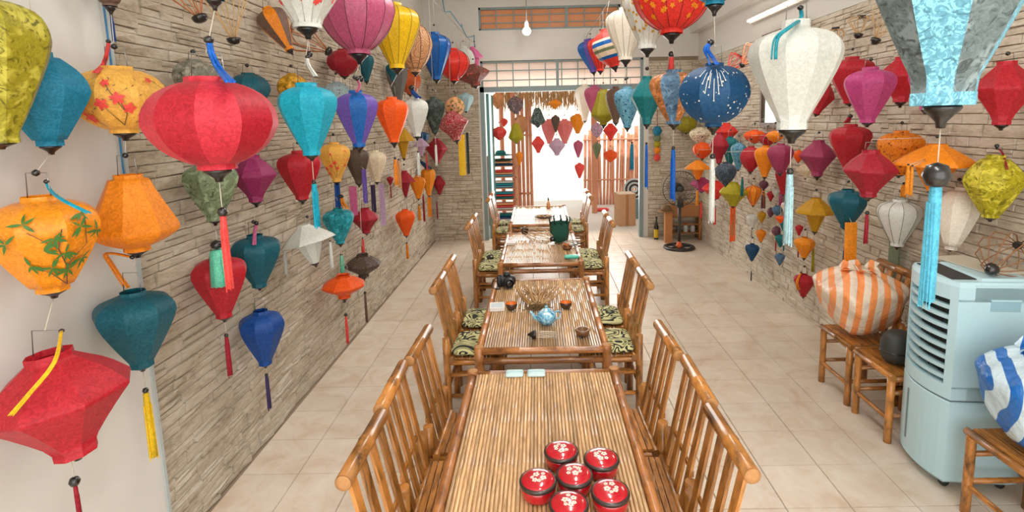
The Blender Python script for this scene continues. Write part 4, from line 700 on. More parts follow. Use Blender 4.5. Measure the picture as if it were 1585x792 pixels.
 ('frame', -1.546, 2.414, 2.368, 2.621, 0.109, 0.022, 2.664, 'cane', {'n': 10, 'tilt': 24}, 'lanterns hung along the left wall', 'bare reddish bamboo lantern frame at the top edge left of the big red lantern', 76),
 ('frame', -1.542, 2.723, 2.329, 2.646, 0.113, 0.025, 2.695, 'cane2', {'n': 9, 'tilt': 6}, 'lanterns hung along the left wall', 'bare bamboo lantern frame right above the big red lantern', 70),
 ('frame', -1.545, 3.67, 2.31, 2.6, 0.11, 0.026, 2.668, 'cane', {'n': 9, 'tilt': 62}, 'lanterns hung along the left wall', 'bare bamboo lantern frame lying sideways behind the white blossom lantern', 50),
 ('frame', 2.346, 3.938, 2.446, 2.573, 0.084, 0.027, 2.645, 'cane2', {'n': 8, 'tilt': -8}, 'lanterns hung along the right wall', 'round bare lantern frame high on the right wall', 36),
 ('frame', 2.331, 3.646, 2.36, 2.595, 0.099, 0.034, 2.661, 'cane2', {'n': 9, 'tilt': -24}, 'lanterns hung along the right wall', 'bare lantern frame beside the huge blue-grey lantern', 46),
 ('frame', 2.364, 4.289, 2.35, 2.549, 0.066, 0.02, 2.628, 'cane2', {'n': 8}, 'lanterns hung along the right wall', 'small bare lantern frame right of the top of the large white lantern', 26),
 ('frame', 2.311, 5.851, 2.399, 2.631, 0.119, 0.034, 2.74, 'salmon', {'n': 10, 'tilt': -40}, 'lanterns hung along the right wall', 'salmon ribbed bare frame between the navy and large white lanterns', 34),
 ('frame', 2.324, 6.337, 2.385, 2.593, 0.106, 0.03, 2.711, 'coral', {'n': 10, 'tilt': -40}, 'lanterns hung along the right wall', 'coral ribbed bare frame just right of the navy dotted lantern', 28),
]

rnd = random.Random(3)
CHAINTOP = {'lanterns strung in the left aisle row': 3.1, 'lanterns strung in the right aisle row': 3.1}
for (ty, X, Y, zb, zt, R, fin, zcord, col, o, grp, lab, wpx) in LANTERNS:
    h = zt-zb; base = (X, Y, zb)
    root = thing('bare_bamboo_lantern' if ty == 'frame' else 'silk_lantern', lab, 'lantern', base, 0, grp)
    tilt = math.radians(o.get('tilt', 0)); tm = Matrix.Translation((0,0,h/2)) @ Matrix.Rotation(-tilt, 4, 'Y') @ Matrix.Translation((0,0,-h/2))
    tc, bc, ct, cb = o.get('tc', .32), o.get('bc', .30), o.get('ct', .06), o.get('cb', .065)
    small = wpx < 22
    n = o.get('n', 8); prof = body_profile(ty, R, h, tc, bc, ct, cb, 7 if small else 14)
    th0 = math.atan2(-Y, -X)
    spin = Matrix.Rotation(th0 + (rnd.random()*.5-.25)*2*PI/n - PI/n, 4, 'Z')
    if ty == 'frame':
        mb = MB(); pr = body_profile('frame', R, h, .12, .12, .03, .04, 10)
        for k in range(n):
            a = 2*PI*k/n; mb.tube([tm @ Vector((r*math.cos(a), r*math.sin(a), z)) for r, z in pr], max(.0022, .0016*Y**.5), 5)
        obj('ribs', mb, plain('cane_'+col, PAL[col], .55), root)
        for zz, s in ((0, 1), (h, .8)):
            obj('hub', MB().lathe([(0,-fin),(.02*s,-fin*.8),(.03*s,-.01),(.034*s,.006),(.0,.012)] if zz == 0 else [(0,-.006),(.03,-.006),(.03,.008),(0,.01)], 12, (0,0,zz), axis=None), M_BLACK, root).matrix_local = tm
        tp = tm @ Vector((0,0,h))
        wx = (XL-X+.02) if X < 0 else (XR-X-.02)
        obj('wall_hook', MB().tube([tp, (wx*.6, 0, tp.z+.03), (wx, 0, tp.z+.03)], .003, 5), M_WIRE, root)
        continue
    two = 'c2' in o; pat = o.get('pat'); pc = o.get('pc')
    fpat = pat if pat not in ('dots', 'flower') else None
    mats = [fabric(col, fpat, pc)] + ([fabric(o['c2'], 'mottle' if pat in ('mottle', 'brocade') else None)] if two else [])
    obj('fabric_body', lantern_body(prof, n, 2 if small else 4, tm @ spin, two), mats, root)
    if o.get('rib') and not small:
        mb = MB()
        for k in range(n):
            a = 2*PI*k/n; mb.tube([tm @ spin @ Vector(((r+.001)*math.cos(a), (r+.001)*math.sin(a), z)) for r, z in prof[1:-1]], .0018 if Y < 4 else .0028, 4)
        dk = tuple(int(v*.45) for v in PAL[col])
        obj('ribs', mb, fabric(o['rc']) if 'rc' in o else plain('rib_'+col, dk if col not in ('white','ivory') else (190, 184, 170), .6), root)
    if o.get('deco'): decorate(o['deco'], root, prof, tm, th0, R, pc, rnd)
    if pat == 'flower': decorate('flower', root, prof, tm, th0, R, pc, rnd)
    # black turned finial
    rb = bc*R*(.5 if ty == 'umbrella' else o.get('fr', .8))
    if ty == 'saucer': rb = .2*R
    mb = MB()
    fp = [(0,-fin),(.24*rb,-fin*.98),(.3*rb,-fin*.7),(.62*rb,-fin*.42),(.86*rb,-fin*.25),(.98*rb,-fin*.12),(.9*rb,0.002)]
    mb.lathe(fp, 8 if small else 14)
    mb.v = [tuple(tm @ Vector(q)) for q in mb.v]; obj('bottom_finial', mb, M_BLACK, root)
    # hanging wire, cord and knot
    tp = tm @ Vector((0, 0, h)); top = zcord-zb; hang = o.get('hg')
    if top < tp.z+.02: top = tp.z+.03
    if hang: top = hang[2]-zb
    hw = .0016 if Y < 4 else .0022
    if not small:
        q = tc*R*.8; hh = min(.07, (top-tp.z)*.75)
        obj('wire_hanger', MB().tube([tp+Vector((-q,0,-.01)), tp+Vector((-q*.85,0,hh)), tp+Vector((q*.85,0,hh)), tp+Vector((q,0,-.01))], hw, 5), M_WIRE, root)
        s0 = hh
    else: s0 = -.005
    cp = [tp+Vector((0,0,s0)), Vector((hang[0]-X, hang[1]-Y, top)) if hang else Vector((0,0,top))]
    wall = grp.startswith('lanterns hung along')
    if wall and not hang:
        wx = (XL-X+.005) if X < 0 else (XR-X-.005)
        if lab.find('back wall') < 0 or X < 0:
            if abs(wx) < .8: cp += [Vector((wx*.85, 0, top+.006)), Vector((wx, 0, top+.004))]
        else: cp += [Vector((0, YB-Y, top+.004))]
    obj('hanging_cord', MB().tube(cp, hw, 5), M_CORD, root)
    if 'bead' in o:
        z = o['bead']-zb; br = o.get('br', max(.009, R*.085)); above = z > h
        obj('bead', MB().lathe([(0,-br),(br*.7,-br*.75),(br,0),(br*.7,br*.75),(0,br)], 14, (0,0,z)), M_BLACK, root)
        if not above: obj('lower_cord', MB().tube([(0,0,-fin),(0,0,z)], hw, 5), M_CORD, root)
    elif not small and zt < 3: # small knot bead on the hanger
        kz = tp.z + min(.07, (top-tp.z)*.75)
        obj('knot_bead', MB().lathe([(0,-.011),(.009,-.006),(.011,0),(.009,.006),(0,.011)], 10, (0,0,kz)), M_BLACK, root)
    for (x, y, z0, z1, w, c) in o.get('t', []):
        under = 'bead' in o and z0 < o['bead'] < zb and abs(x-X) < .07
        if z0 < zb and abs(x-X) < .035 and abs(y-Y) < .02: x, y = X, Y
        if under: x, y, z0 = X, Y, o['bead']-.004
        dx, dy, a = tassel(root, base, x, y, z0, z1, w, c, rnd, not under)
        if under: continue
        if abs(dx) < .09 and a < .02: obj('tassel_cord', MB().tube([(0,0,-fin*.9),(dx,dy,a)], hw, 5), M_CORD, root)
        else:
            zz = min(max(a+.02, 0), h); pr_, rr = surf(prof, math.atan2(dy, dx), min(.98, max(.02, zz/h)))
            k = min(1, rr/max(1e-4, math.hypot(dx, dy))); obj('tassel_cord', MB().tube([(dx*k, dy*k, zz), (dx, dy, a)], hw, 5), M_CORD, root)
    if 'dr' in o:
        pts = [Vector(q)-Vector(base) for q in o['dr']]
        cr = []
        m_ = len(pts)
        for k in range(m_-1):
            p0, p1, p2, p3 = pts[max(k-1,0)], pts[k], pts[k+1], pts[min(k+2,m_-1)]
            for s in range(5):
                u = s/5; cr.append(.5*(2*p1+(p2-p0)*u+(2*p0-5*p1+4*p2-p3)*u*u+(3*p1-p0-3*p2+p3)*u**3))
        cr.append(pts[-1]); w = o['drw']; mb = MB()
        m_ = len(cr)
        for q in range(5):
            off = Vector((rnd.uniform(-.5,.5)*w, rnd.uniform(-.3,.3)*w, 0))
            mb.tube([p+off*(.4+2.2*i/m_) for i, p in enumerate(cr)], w*.42, 5, rs=[w*(.46-.22*i/m_) for i in range(m_)])
        obj('draped_tassel', mb, fabric(o['drc']), root)
        obj('bead', MB().lathe([(0,-w*.9),(w*.8,-w*.4),(w*.95,0),(w*.8,w*.5),(0,w*.9)], 10, tuple(pts[0])), M_BLACK, root)
# rainbow cord decoration on the back wall and blue ribbon
t = thing('yarn_pompom_string', 'rainbow stack of yarn balls on the back wall above the fan', 'ornament', (1.83, YB-.09, 1.2))
for k, (c, z, r) in enumerate((('peacock', .47, .075), ('sage', .36, .06), ('lime', .27, .055), ('orange', .17, .055), ('coral', .06, .055))):
    obj('yarn_ball', MB().lathe([(0,-r),(r*.6,-r*.85),(r,0),(r*.6,r*.85),(0,r)], 14, (0,0,z)), fabric(c), t)
obj('hanging_cord', MB().tube([(0,0,.52),(0,0,.8),(0,.09,.82)], .004, 5), plain('cord_red', (150, 50, 50), .7), t)

# ------------------------------------------------------------------ bamboo tables
TABW = .36
def make_table(label, y0, y1):
    L = y1-y0; t = thing('bamboo_table', label, 'table', (0, (y0+y1)/2, 0), 0, 'bamboo tables in the centre row'); hl = L/2
    for sx in (-1, 1):
        for sy in (-1, 1):
            obj('leg', MB().pole((sx*TABW, sy*(hl-.026), 0), (sx*TABW, sy*(hl-.026), .632), .027, 12), [M_POLE], t)
            obj('leg_end', MB().lathe([(.0255, .632), (.0255, .6345), (.012, .635)], 12, (sx*TABW, sy*(hl-.026), 0)), M_END, t)
        obj('side_rail', MB().pole((sx*TABW, -hl+.05, .608), (sx*TABW, hl-.05, .608), .021, 10), M_POLE, t)
        obj('lower_side_rail', MB().pole((sx*TABW, -hl+.05, .545), (sx*TABW, hl-.05, .545), .016, 8), M_POLE, t)
        obj('stretcher', MB().pole((sx*TABW, -hl+.05, .14), (sx*TABW, hl-.05, .14), .016, 8), M_POLE, t)
    for sy in (-1, 1):
        obj('end_rail', MB().pole((-TABW+.02, sy*(hl-.022), .606), (TABW-.02, sy*(hl-.022), .606), .02, 10), M_POLE, t)
        obj('lower_end_rail', MB().pole((-TABW+.02, sy*(hl-.022), .548), (TABW-.02, sy*(hl-.022), .548), .019, 10), M_POLE, t)
    for k in (-1, 0, 1): obj('cross_bar', MB().pole((-TABW+.01, k*.36, .592), (TABW-.01, k*.36, .592), .014, 6), M_POLE, t)
    n = 46; sp = (2*TABW-.044)/n
    mes = []
    for v in range(4):
        mb = MB(); w = sp*.485; le = hl-.044; zs = .607
        pr = [(-w,0),(-w*.93,.0105),(-w*.5,.0140),(w*.5,.0140),(w*.93,.0105),(w,0)]
        ys = [-le]; q = -le+random.uniform(.1,.4)
        while q < le-.05: ys += [q-.004, q, q+.004]; q += random.uniform(.26,.42)
        ys.append(le); b0 = len(mb.v)
        for i, y in enumerate(ys):
            bump = .0016 if (i % 3 == 2 and 0 < i < len(ys)-1) else 0
            for x, z in pr: mb.v.append((x*(1+bump*30), y, zs+z+(bump if z > 0 else 0)))
        m = len(pr)
        for i in range(len(ys)-1):
            for j in range(m-1): mb.face((b0+i*m+j, b0+i*m+j+1, b0+(i+1)*m+j+1, b0+(i+1)*m+j), [(j*.2,ys[i]),(j*.2+.2,ys[i]),(j*.2+.2,ys[i+1]),(j*.2,ys[i+1])])
        mb.face(range(b0, b0+m), None, 0, False); mb.face([b0+(len(ys)-1)*m+j for j in range(m)][::-1], None, 0, False)
        mes.append(mb.mesh('top_slat', M_TABLE))
    for k in range(n): link('top_slat', random.choice(mes), t, (-TABW+.022+sp*(k+.5), 0, 0))
    return t
make_table('nearest bamboo table, with six red lacquer bowls', 1.25, 2.56)
make_table('second bamboo table, with the teapot and the black camera', 2.79, 4.10)
make_table('third bamboo table, with a lantern frame and mint box', 4.54, 5.83)
make_table('farthest bamboo table, by the doorway', 6.29, 7.66)

# ------------------------------------------------------------------ bamboo chairs
def make_chair():
    t = thing('bamboo_chair', 'x', 'chair', (0,0,0), 0, 'bamboo chairs'); W = .155
    for s in (-1, 1):
        obj('leg', MB().pole((-.15, s*W, 0), (-.15, s*W, .40), .021, 10), M_CHAIR, t)
        obj('leg', MB().pole((.155, s*(W+.012), 0), (.155, s*(W+.012), .55), .022, 10), M_CHAIR, t)
        obj('side_stretcher', MB().pole((-.15, s*W, .16), (.155, s*W, .16), .013, 8), M_CHAIR, t)
        obj('side_stretcher', MB().pole((-.15, s*W, .30), (.155, s*W, .30), .013, 8), M_CHAIR, t)
        obj('seat_rail', MB().pole((-.165, s*W, .385), (.17, s*W, .385), .018, 8), M_CHAIR, t)
    obj('seat_rail', MB().pole((-.155, -.18, .40), (-.155, .18, .40), .018, 8), M_CHAIR, t)
    obj('seat_rail', MB().pole((.125, -.18, .405), (.125, .18, .405), .019, 8), M_CHAIR, t)
    obj('front_stretcher', MB().pole((-.15, -W, .14), (-.15, W, .14), .013, 8), M_CHAIR, t)
    obj('front_stretcher', MB().pole((.155, -W, .22), (.155, W, .22), .013, 8), M_CHAIR, t)
    sl = MB().slab((0,-.165,0), (0,.165,0), .021, .010, (1,0,0)).mesh('seat_slat', M_CHAIR)
    for k in range(10): link('seat_slat', sl, t, (-.13+k*.0255, 0, .414))
    for k in range(4):
        y = -.132+k*.088
        obj('back_slat', MB().slab((.128, y*.96, .405), (.214, y, .845), .041, .012, (0,1,0)), M_CHAIR, t)
    obj('top_rail', MB().pole((.22, -.178, .862), (.22, .178, .862), .0255, 14, off=.16), M_CHAIR, t)
    for s in (-1, 1):
        obj('rail_end', MB().lathe([(.024, 0), (.024, .0025), (.01, .003)], 14, (.22, s*.178, .862), axis=Matrix.Rotation(-s*PI/2, 3, 'X')), M_END, t)
    obj('back_bar', MB().slab((.166, -.15, .565), (.166, .15, .565), .022, .010, (0,0,1)), M_CHAIR, t)
    return t
chair0 = make_chair(); used = [False]
def place_chair(x, y, rz, label, group):
    if not used[0]:
        used[0] = True; chair0.location = (x, y, 0); chair0.rotation_euler = (0,0,rz); chair0['label'] = label; chair0['group'] = group; return chair0
    return dup(chair0, (x, y, 0), rz, label, group)
M_CUSH = None
def cushion_mat():
    m, nt, b = newmat('scroll_cotton'); L = nt.links.new
    tc = N(nt, 'ShaderNodeTexCoord'); oi = N(nt, 'ShaderNodeObjectInfo'); ad = N(nt, 'ShaderNodeVectorMath', operation='ADD')
    sc = N(nt, 'ShaderNodeMath', operation='MULTIPLY'); sc.inputs[1].default_value = 9; L(oi.outputs['Random'], sc.inputs[0]); L(tc.outputs['Object'], ad.inputs[0]); L(sc.outputs[0], ad.inputs[1])
    nz = N(nt, 'ShaderNodeTexNoise'); setin(nz, Scale=7.0, Detail=.4, Distortion=1.6); L(ad.outputs[0], nz.inputs['Vector'])
    k, g_ = (.012,.012,.01,1), lin((202, 198, 142)); d = lin((128, 132, 82))
    rp = ramp(nt, [(0, g_), (.33, k), (.39, g_), (.46, k), (.515, g_), (.56, d), (.60, k), (.66, g_)], 'CONSTANT'); L(nz.outputs['Fac'], rp.inputs['Fac']); L(rp.outputs['Color'], b.inputs['Base Color'])
    setin(b, Roughness=.85); return m
M_CUSH = cushion_mat()
def superbox(sx, sy, sz, e=.35, nu=20, nv=10, wob=0, seed=0, mb=None, c=(0,0,0)):
    mb = mb or MB(); b0 = len(mb.v); r = random.Random(seed)
    sg = lambda v, p: math.copysign(abs(v)**p, v)
    for j in range(nv+1):
        ph = -PI/2+PI*j/nv
        for i in range(nu):
            th = 2*PI*i/nu; k = 1+wob*(r.random()-.5)
            mb.v.append((c[0]+sx*k*sg(math.cos(ph),.6)*sg(math.cos(th),e), c[1]+sy*k*sg(math.cos(ph),.6)*sg(math.sin(th),e), c[2]+sz*sg(math.sin(ph),.8)))
    for j in range(nv):
        for i in range(nu):
            q = (b0+j*nu+i, b0+j*nu+(i+1)%nu, b0+(j+1)*nu+(i+1)%nu, b0+(j+1)*nu+i); mb.face(q, [(i/nu,j/nv),((i+1)/nu,j/nv),((i+1)/nu,(j+1)/nv),(i/nu,(j+1)/nv)])
    return mb
cush_me = superbox(.155, .175, .024, .3).mesh('seat_cushion', M_CUSH)
def cushion(x, y, label):
    tag(link('seat_cushion', cush_me, None, (x, y, .4455), (0,0,random.uniform(-.04,.04))), label, 'cushion', 'scroll-patterned seat cushions')
order = ['nearest', 'middle', 'farthest']
for side, sx, rz in (('left', -1, PI), ('right', 1, 0)):
    for k, y in enumerate((1.572, 1.965, 2.348)):
        place_chair(sx*(.37+(.0,.014,-.006)[k]+.004*sx), y, rz+(.02,-.015,.03)[k]*sx, '%s bamboo chair on the %s side of the table with red bowls' % (order[k], side), 'bare bamboo chairs at the nearest table')
    for nm, ys, xo in (('teapot table', (3.30, 3.745), .45), ('third table', (5.16, 5.545), .49), ('farthest table', (6.86, 7.34), .45)):
        for k, y in enumerate(ys):
            kk = ('nearer', 'farther')[k]
            place_chair(sx*xo, y, rz, '%s cushioned bamboo chair on the %s side of the %s' % (kk, side, nm), 'cushioned bamboo chairs')
            cushion(sx*(xo-.022), y, 'black and olive scroll cushion on the %s %s chair of the %s' % (kk, side, nm))

# ------------------------------------------------------------------ things on the tables
ZT = .6222
M_LAC = plain('red_lacquer', (186, 18, 34), .16, coat=.6); M_RIM = plain('dark_rim', (52, 40, 36), .3, coat=.3)
M_PW = plain('paint_white', (225, 215, 205), .5); M_PG = plain('paint_gold', (206, 160, 70), .4)
bowls = [((.060, 1.800), 'red lacquer bowl at the back left of the group of six'), ((.203, 1.752), 'red lacquer bowl at the back right of the group of six'), ((.100, 1.668), 'red lacquer bowl in the middle, ringed by the five others'),
         ((-.026, 1.642), 'red lacquer bowl farthest left in the group of six'), ((.212, 1.582), 'red lacquer bowl at the front right of the group of six'), ((.072, 1.528), 'red lacquer bowl closest to the bottom edge')]
for (x, y), lab in bowls:
    z = ZT; t = thing('lacquer_bowl', lab, 'bowl', (x, y, z), random.random()*6, 'red lacquer bowls with lids'); R = .062
    obj('bowl', MB().lathe([(.044,0),(.052,.003),(.059,.014),(.0615,.03),(.062,.046)], 32), M_LAC, t)
    obj('rim', MB().lathe([(.0605,.043),(.0655,.045),(.0660,.051),(.0645,.055),(.058,.056)], 32), M_RIM, t)
    lp = [(.0585,.055),(.056,.0585),(.047,.0625),(.03,.0655),(.012,.0668),(0,.067)]
    lid = obj('lid', MB().lathe(lp, 32), M_LAC, t)
    mb = MB()
    def onlid(px, py):
        r = math.hypot(px, py)
        for (ra, za), (rb, zb_) in zip(lp[:-1], lp[1:]):
            if rb <= r <= ra: return (px, py, za+(zb_-za)*(r-ra)/(rb-ra)+.0006)
        return (px, py, .0676)
    for (fx, fy, s) in ((-.016,.012,.011),(.016,.012,.010),(.004,.020,.008),(.002,-.012,.012),(.02,-.004,.007),(-.022,-.008,.008)):
        for k in range(5):
            a = k*2*PI/5+fx*90; b0 = len(mb.v)
            for i in range(6):
                q = i*PI/3; mb.v.append(onlid(fx+math.cos(a)*s*.62+math.cos(q)*s*.42, fy+math.sin(a)*s*.62+math.sin(q)*s*.42))
            mb.face(range(b0, b0+6), None, 0, False)
        b0 = len(mb.v)
        for i in range(6):
            q = i*PI/3; p = onlid(fx+math.cos(q)*s*.25, fy+math.sin(q)*s*.25); mb.v.append((p[0], p[1], p[2]+.0004))
        mb.face(range(b0, b0+6), None, 1, False)
    obj('painted_flowers', mb, [M_PW, M_PG], lid)['kind'] = 'stuff'; t.scale = (.98, .98, 1.08)
M_PAPER = plain('pale_blue_paper', (196, 222, 222), .6)
for k, (x, lab) in enumerate(((-.145, 'left pale blue tissue packet at the end of the nearest table'), (-.035, 'right pale blue tissue packet at the end of the nearest table'))):
    t = thing('tissue_packet', lab, 'tissues', (x, 2.5, ZT), 0, 'pale blue tissue packets')
    obj('packet', superbox(.046, .034, .009, .2, 16, 6, c=(0,0,.009)), M_PAPER, t); obj('flap', MB().box(-.04,.04,-.003,.003,.017,.0185), plain('packet_flap', (160, 205, 210), .5), t)
# camera
t = thing('digital_camera', 'black camera with lens standing on the teapot table corner', 'camera', (-.27, 3.93, ZT), math.radians(14)); CB = plain('camera_black', (30, 31, 33), .45, bump=.2, bscale=300); CG = plain('lens_glass', (20, 26, 34), .08, coat=1.0)
obj('body', superbox(.072, .032, .043, .3, 24, 10, c=(0,0,.044)), CB, t); obj('grip', superbox(.018, .026, .042, .5, 16, 8, c=(-.058,-.018,.043)), CB, t)
obj('viewfinder_hump', MB().lathe([(.036,0),(.034,.012),(.024,.026),(.012,.029)], 4, (0.004,0,.084), axis=Matrix.Rotation(PI/4,3,'Z')), CB, t)
rx = Matrix.Rotation(PI/2, 3, 'X')
ln = obj('lens', MB().lathe([(.036,.02),(.037,.05),(.034,.055),(.036,.06),(.036,.095),(.033,.10),(.03,.098),(.028,.09)], 24, (.008,0,.044), axis=rx, caps=False), CB, t)
obj('front_glass', MB().lathe([(.0,.096),(.018,.094),(.0285,.09)][::-1], 24, (.008,0,.044), axis=rx), CG, ln); obj('lens_ring', MB().lathe([(.0368,.062),(.0376,.066),(.0368,.070)], 24, (.008,0,.044), axis=rx, caps=False), plain('ring_grey', (110,110,112), .4), ln)
obj('mode_dial', MB().lathe([(.011,.085),(.011,.094),(.009,.095)], 14, (-.05,0,0)), CB, t)
obj('strap', MB().tube([(-.07,.01,.07),(-.1,.02,.05),(-.115,.0,.01),(-.1,-.05,.004),(-.06,-.07,.004)], .005, 6), CB, t)
# cups
def cup(x, y, lab):
    t = thing('tea_cup', lab, 'cup', (x, y, ZT), 0, 'dark tea cups with orange inside')
    obj('cup_wall', MB().lathe([(0,0),(.024,.002),(.034,.012),(.0395,.03),(.040,.045),(.0385,.046)], 24, caps=False), plain('cup_dark', (62, 42, 34), .35, coat=.4, var=.4, bscale=70), t)
    obj('cup_inside', MB().lathe([(0,.008),(.02,.009),(.033,.022),(.0383,.0445)], 24, caps=False), plain('cup_orange', (226, 120, 30), .4), t)
cup(-.205, 3.42, 'dark tea cup with orange inside left of the dried stems'); cup(.163, 3.42, 'dark tea cup with orange inside right of the dried stems')
# white packet / ashtray
t = thing('card_packet', 'white printed card packet at the left of the teapot table', 'packet', (-.305, 3.45, ZT), .08)
obj('packet', MB().box(-.05,.05,-.06,.06,0,.022), plain('packet_white', (224, 222, 216), .5), t); obj('printed_front', MB().box(-.04,.04,-.045,.045,.022,.0228), plain('print_grey', (190, 202, 206), .5, var=.25, bscale=90), t)
# dried stems
t = thing('dried_stem_bundle', 'bundle of dried straw stems and flower heads behind the teapot', 'dried flowers', (-.03, 3.42, ZT)); rr = random.Random(8)
mb = MB()
for k in range(46):
    a = rr.uniform(-.75, .75); l = rr.uniform(.13, .24); x0 = rr.uniform(-.06,.06)
    mb.tube([(x0*.6, -.02, .012+rr.random()*.03), (x0+l*math.sin(a)*.5, .05+.05*math.cos(a), .03+rr.random()*.05), (x0+l*math.sin(a), .03+l*math.cos(a), .04+rr.random()*.07)], .005, 5)
obj('stems', mb, bamboo('straw', (214,172,118), (170,120,70), .7), t)['kind'] = 'stuff'
mb = MB()
for k in range(130):
    c = Vector((rr.gauss(0,.042), rr.gauss(-.035,.02), .008+abs(rr.gauss(0,.018)))); d = Vector((rr.gauss(0,1),rr.gauss(0,1),abs(rr.gauss(0,.6)))).normalized()*rr.uniform(.015,.035); mb.slab(c, c+d, .006, .0015, (d.y,-d.x,.3))
obj('flower_heads', mb, plain('dried_moss', (120, 96, 62), .9, var=.4), t)['kind'] = 'stuff'
# teapot
def porcelain():
    m, nt, b = newmat('blue_porcelain'); L = nt.links.new; tc = N(nt, 'ShaderNodeTexCoord'); nz = N(nt, 'ShaderNodeTexNoise'); setin(nz, Scale=16.0, Detail=3.0, Distortion=2.0)
    L(tc.outputs['Object'], nz.inputs['Vector']); rp = ramp(nt, [(.36, lin((30,100,160))), (.44, lin((120,184,212))), (.56, lin((150,204,220))), (.64, lin((220,236,238)))]); L(nz.outputs['Fac'], rp.inputs['Fac']); L(rp.outputs['Color'], b.inputs['Base Color']); setin(b, Roughness=.15); b.inputs['Coat Weight'].default_value = .5; return m
PO = porcelain(); t = thing('teapot', 'small blue and white porcelain teapot on the second table', 'teapot', (.028, 3.16, ZT), .1)
obj('pot_body', MB().lathe([(.03,0),(.036,.003),(.056,.022),(.064,.045),(.058,.068),(.042,.083),(.034,.086)], 28), PO, t)
ld = obj('lid', MB().lathe([(.036,.085),(.034,.09),(.02,.099),(.008,.103),(.006,.106)], 24), PO, t); obj('knob', MB().lathe([(.005,.104),(.010,.110),(.010,.116),(0,.121)], 14), PO, ld)
obj('spout', MB().tube([(-.052,0,.034),(-.078,0,.05),(-.094,0,.078),(-.104,0,.086)], .01, 10, rs=[.016,.012,.008,.007]), PO, t)
obj('handle', MB().tube([(.052,0,.072),(.078,0,.08),(.09,0,.06),(.082,0,.035),(.055,0,.024)], .006, 8), PO, t)
# little black frame hub with white sticks
t = thing('small_bare_lantern', 'black lantern hub with pale thin ribs lying in front of the teapot', 'lantern', (-.055, 2.955, ZT+.018))
ry = Matrix.Rotation(PI/2, 3, 'Y'); obj('hub', MB().lathe([(0,-.035),(.006,-.03),(.02,-.004),(.026,.006),(.026,.016),(.02,.018)], 14, axis=ry), M_BLACK, t)
mb = MB()
for k in range(9):
    a = 2*PI*k/9; mb.tube([(.015, .02*math.cos(a), .016*math.sin(a)), (.06, .03*math.cos(a), .016*math.sin(a)), (.14, .034*math.cos(a), .012*math.sin(a)-.004)], .0015, 5)
obj('ribs', mb, plain('pale_cane', (214, 204, 186), .5), t)
# ash tray
t = thing('wooden_ashtray', 'round brown ashtray at the right of the second table', 'ashtray', (.238, 2.975, ZT))
obj('dish', MB().lathe([(.03,0),(.038,.004),(.042,.02),(.044,.034),(.04,.038),(.03,.036),(.026,.02),(0,.016)], 24), plain('turned_wood', (112, 74, 40), .4, coat=.3, var=.3), t)
for k in range(3):
    a = k*2.1+.4; obj('foot', MB().lathe([(.006,-.0),(.007,.012),(.005,.02)], 8, (.04*math.cos(a), .04*math.sin(a), 0)), M_BLACK, t)
# third table
t = thing('card_packet', 'white and pink packet on the left of the third table', 'packet', (-.295, 5.33, ZT), -.1)
obj('packet', MB().box(-.045,.045,-.07,.07,0,.02), plain('packet_white', (224,222,216), .5), t); obj('printed_front', MB().box(-.035,.035,-.05,.05,.02,.0208), plain('print_pink', (214, 186, 190), .5, var=.2, bscale=60), t)
t = thing('bare_bamboo_lantern', 'bare cane lantern frame lying across the third table', 'lantern', (-.17, 5.57, ZT+.08)); ax = Vector((.29, -.34, -.02)); ln_ = ax.length; axm = ax.to_track_quat('Z', 'Y').to_matrix()
mb = MB()
for k in range(14):
    a = 2*PI*k/14; mb.tube([axm @ Vector((r*math.cos(a), r*math.sin(a), z)) for r, z in ((.03,0),(.06,.08),(.082,.2),(.075,.32),(.04,.42),(.02,ln_))], .0032, 5)
obj('ribs', mb, plain('pale_cane2', (202, 176, 140), .55), t)
obj('hub', MB().lathe([(0,-.03),(.03,-.02),(.045,.0),(.045,.02),(.03,.025)], 14, axis=axm), M_BLACK, t); obj('hub', MB().lathe([(0,ln_+.03),(.02,ln_+.02),(.028,ln_),(.02,ln_-.01)][::-1], 14, axis=axm), M_BLACK, t)
t = thing('folded_lantern', 'dark green collapsed lantern standing on the third table', 'lantern', (.20, 5.34, ZT))
obj('fabric_body', lantern_body([(.03,0),(.085,.02),(.10,.09),(.10,.17),(.105,.21)], 8, 3, Matrix.Identity(4), False), plain('bottle_green', (20, 84, 70), .6, var=.2, bscale=40), t)
mb = MB()
for k in range(9): a = 2*PI*k/9; mb.tube([(.1*math.cos(a), .1*math.sin(a), .2), (.112*math.cos(a), .112*math.sin(a), .255), (.098*math.cos(a), .098*math.sin(a), .265)], .008, 6)
obj('loose_ribs', mb, plain('green_dark', (20, 60, 52), .6), t)
t = thing('wooden_dish', 'small brown dish with odds and ends on the third table', 'dish', (.262, 5.03, ZT)); obj('dish', MB().lathe([(.03,0),(.045,.01),(.055,.035),(.05,.034),(.03,.012),(0,.01)], 20), plain('turned_wood', (112,74,40), .4), t)
mb = MB()
for k in range(8): mb.tube([(rr.uniform(-.03,.03), rr.uniform(-.03,.03), .014), (rr.uniform(-.05,.05), rr.uniform(-.05,.05), .06)], .005, 5)
obj('sticks', mb, plain('orange_wood', (190,110,50), .6), t)
t = thing('mint_box', 'flat mint green box on the near right of the third table', 'box', (.284, 4.70, ZT), .06); obj('box', superbox(.07, .035, .016, .2, 16, 6, c=(0,0,.016)), plain('mint_plastic', (90, 196, 172), .4), t); obj('lid_seam', MB().box(-.066,.066,-.034,.034,.019,.0205), plain('mint_dark', (60,160,140), .4), t)
tag(obj('wire_clump', MB().tube([(math.cos(i*.7)*(.03+.002*i)*1.0, math.sin(i*.7)*(.05+.001*i), .01+.006*abs(math.sin(i*1.9))+.004*i*.3) for i in range(34)], .004, 5), M_WIRE, None, (.315, 5.12, ZT)), 'clump of pale wire at the right edge of the third table', 'wire')
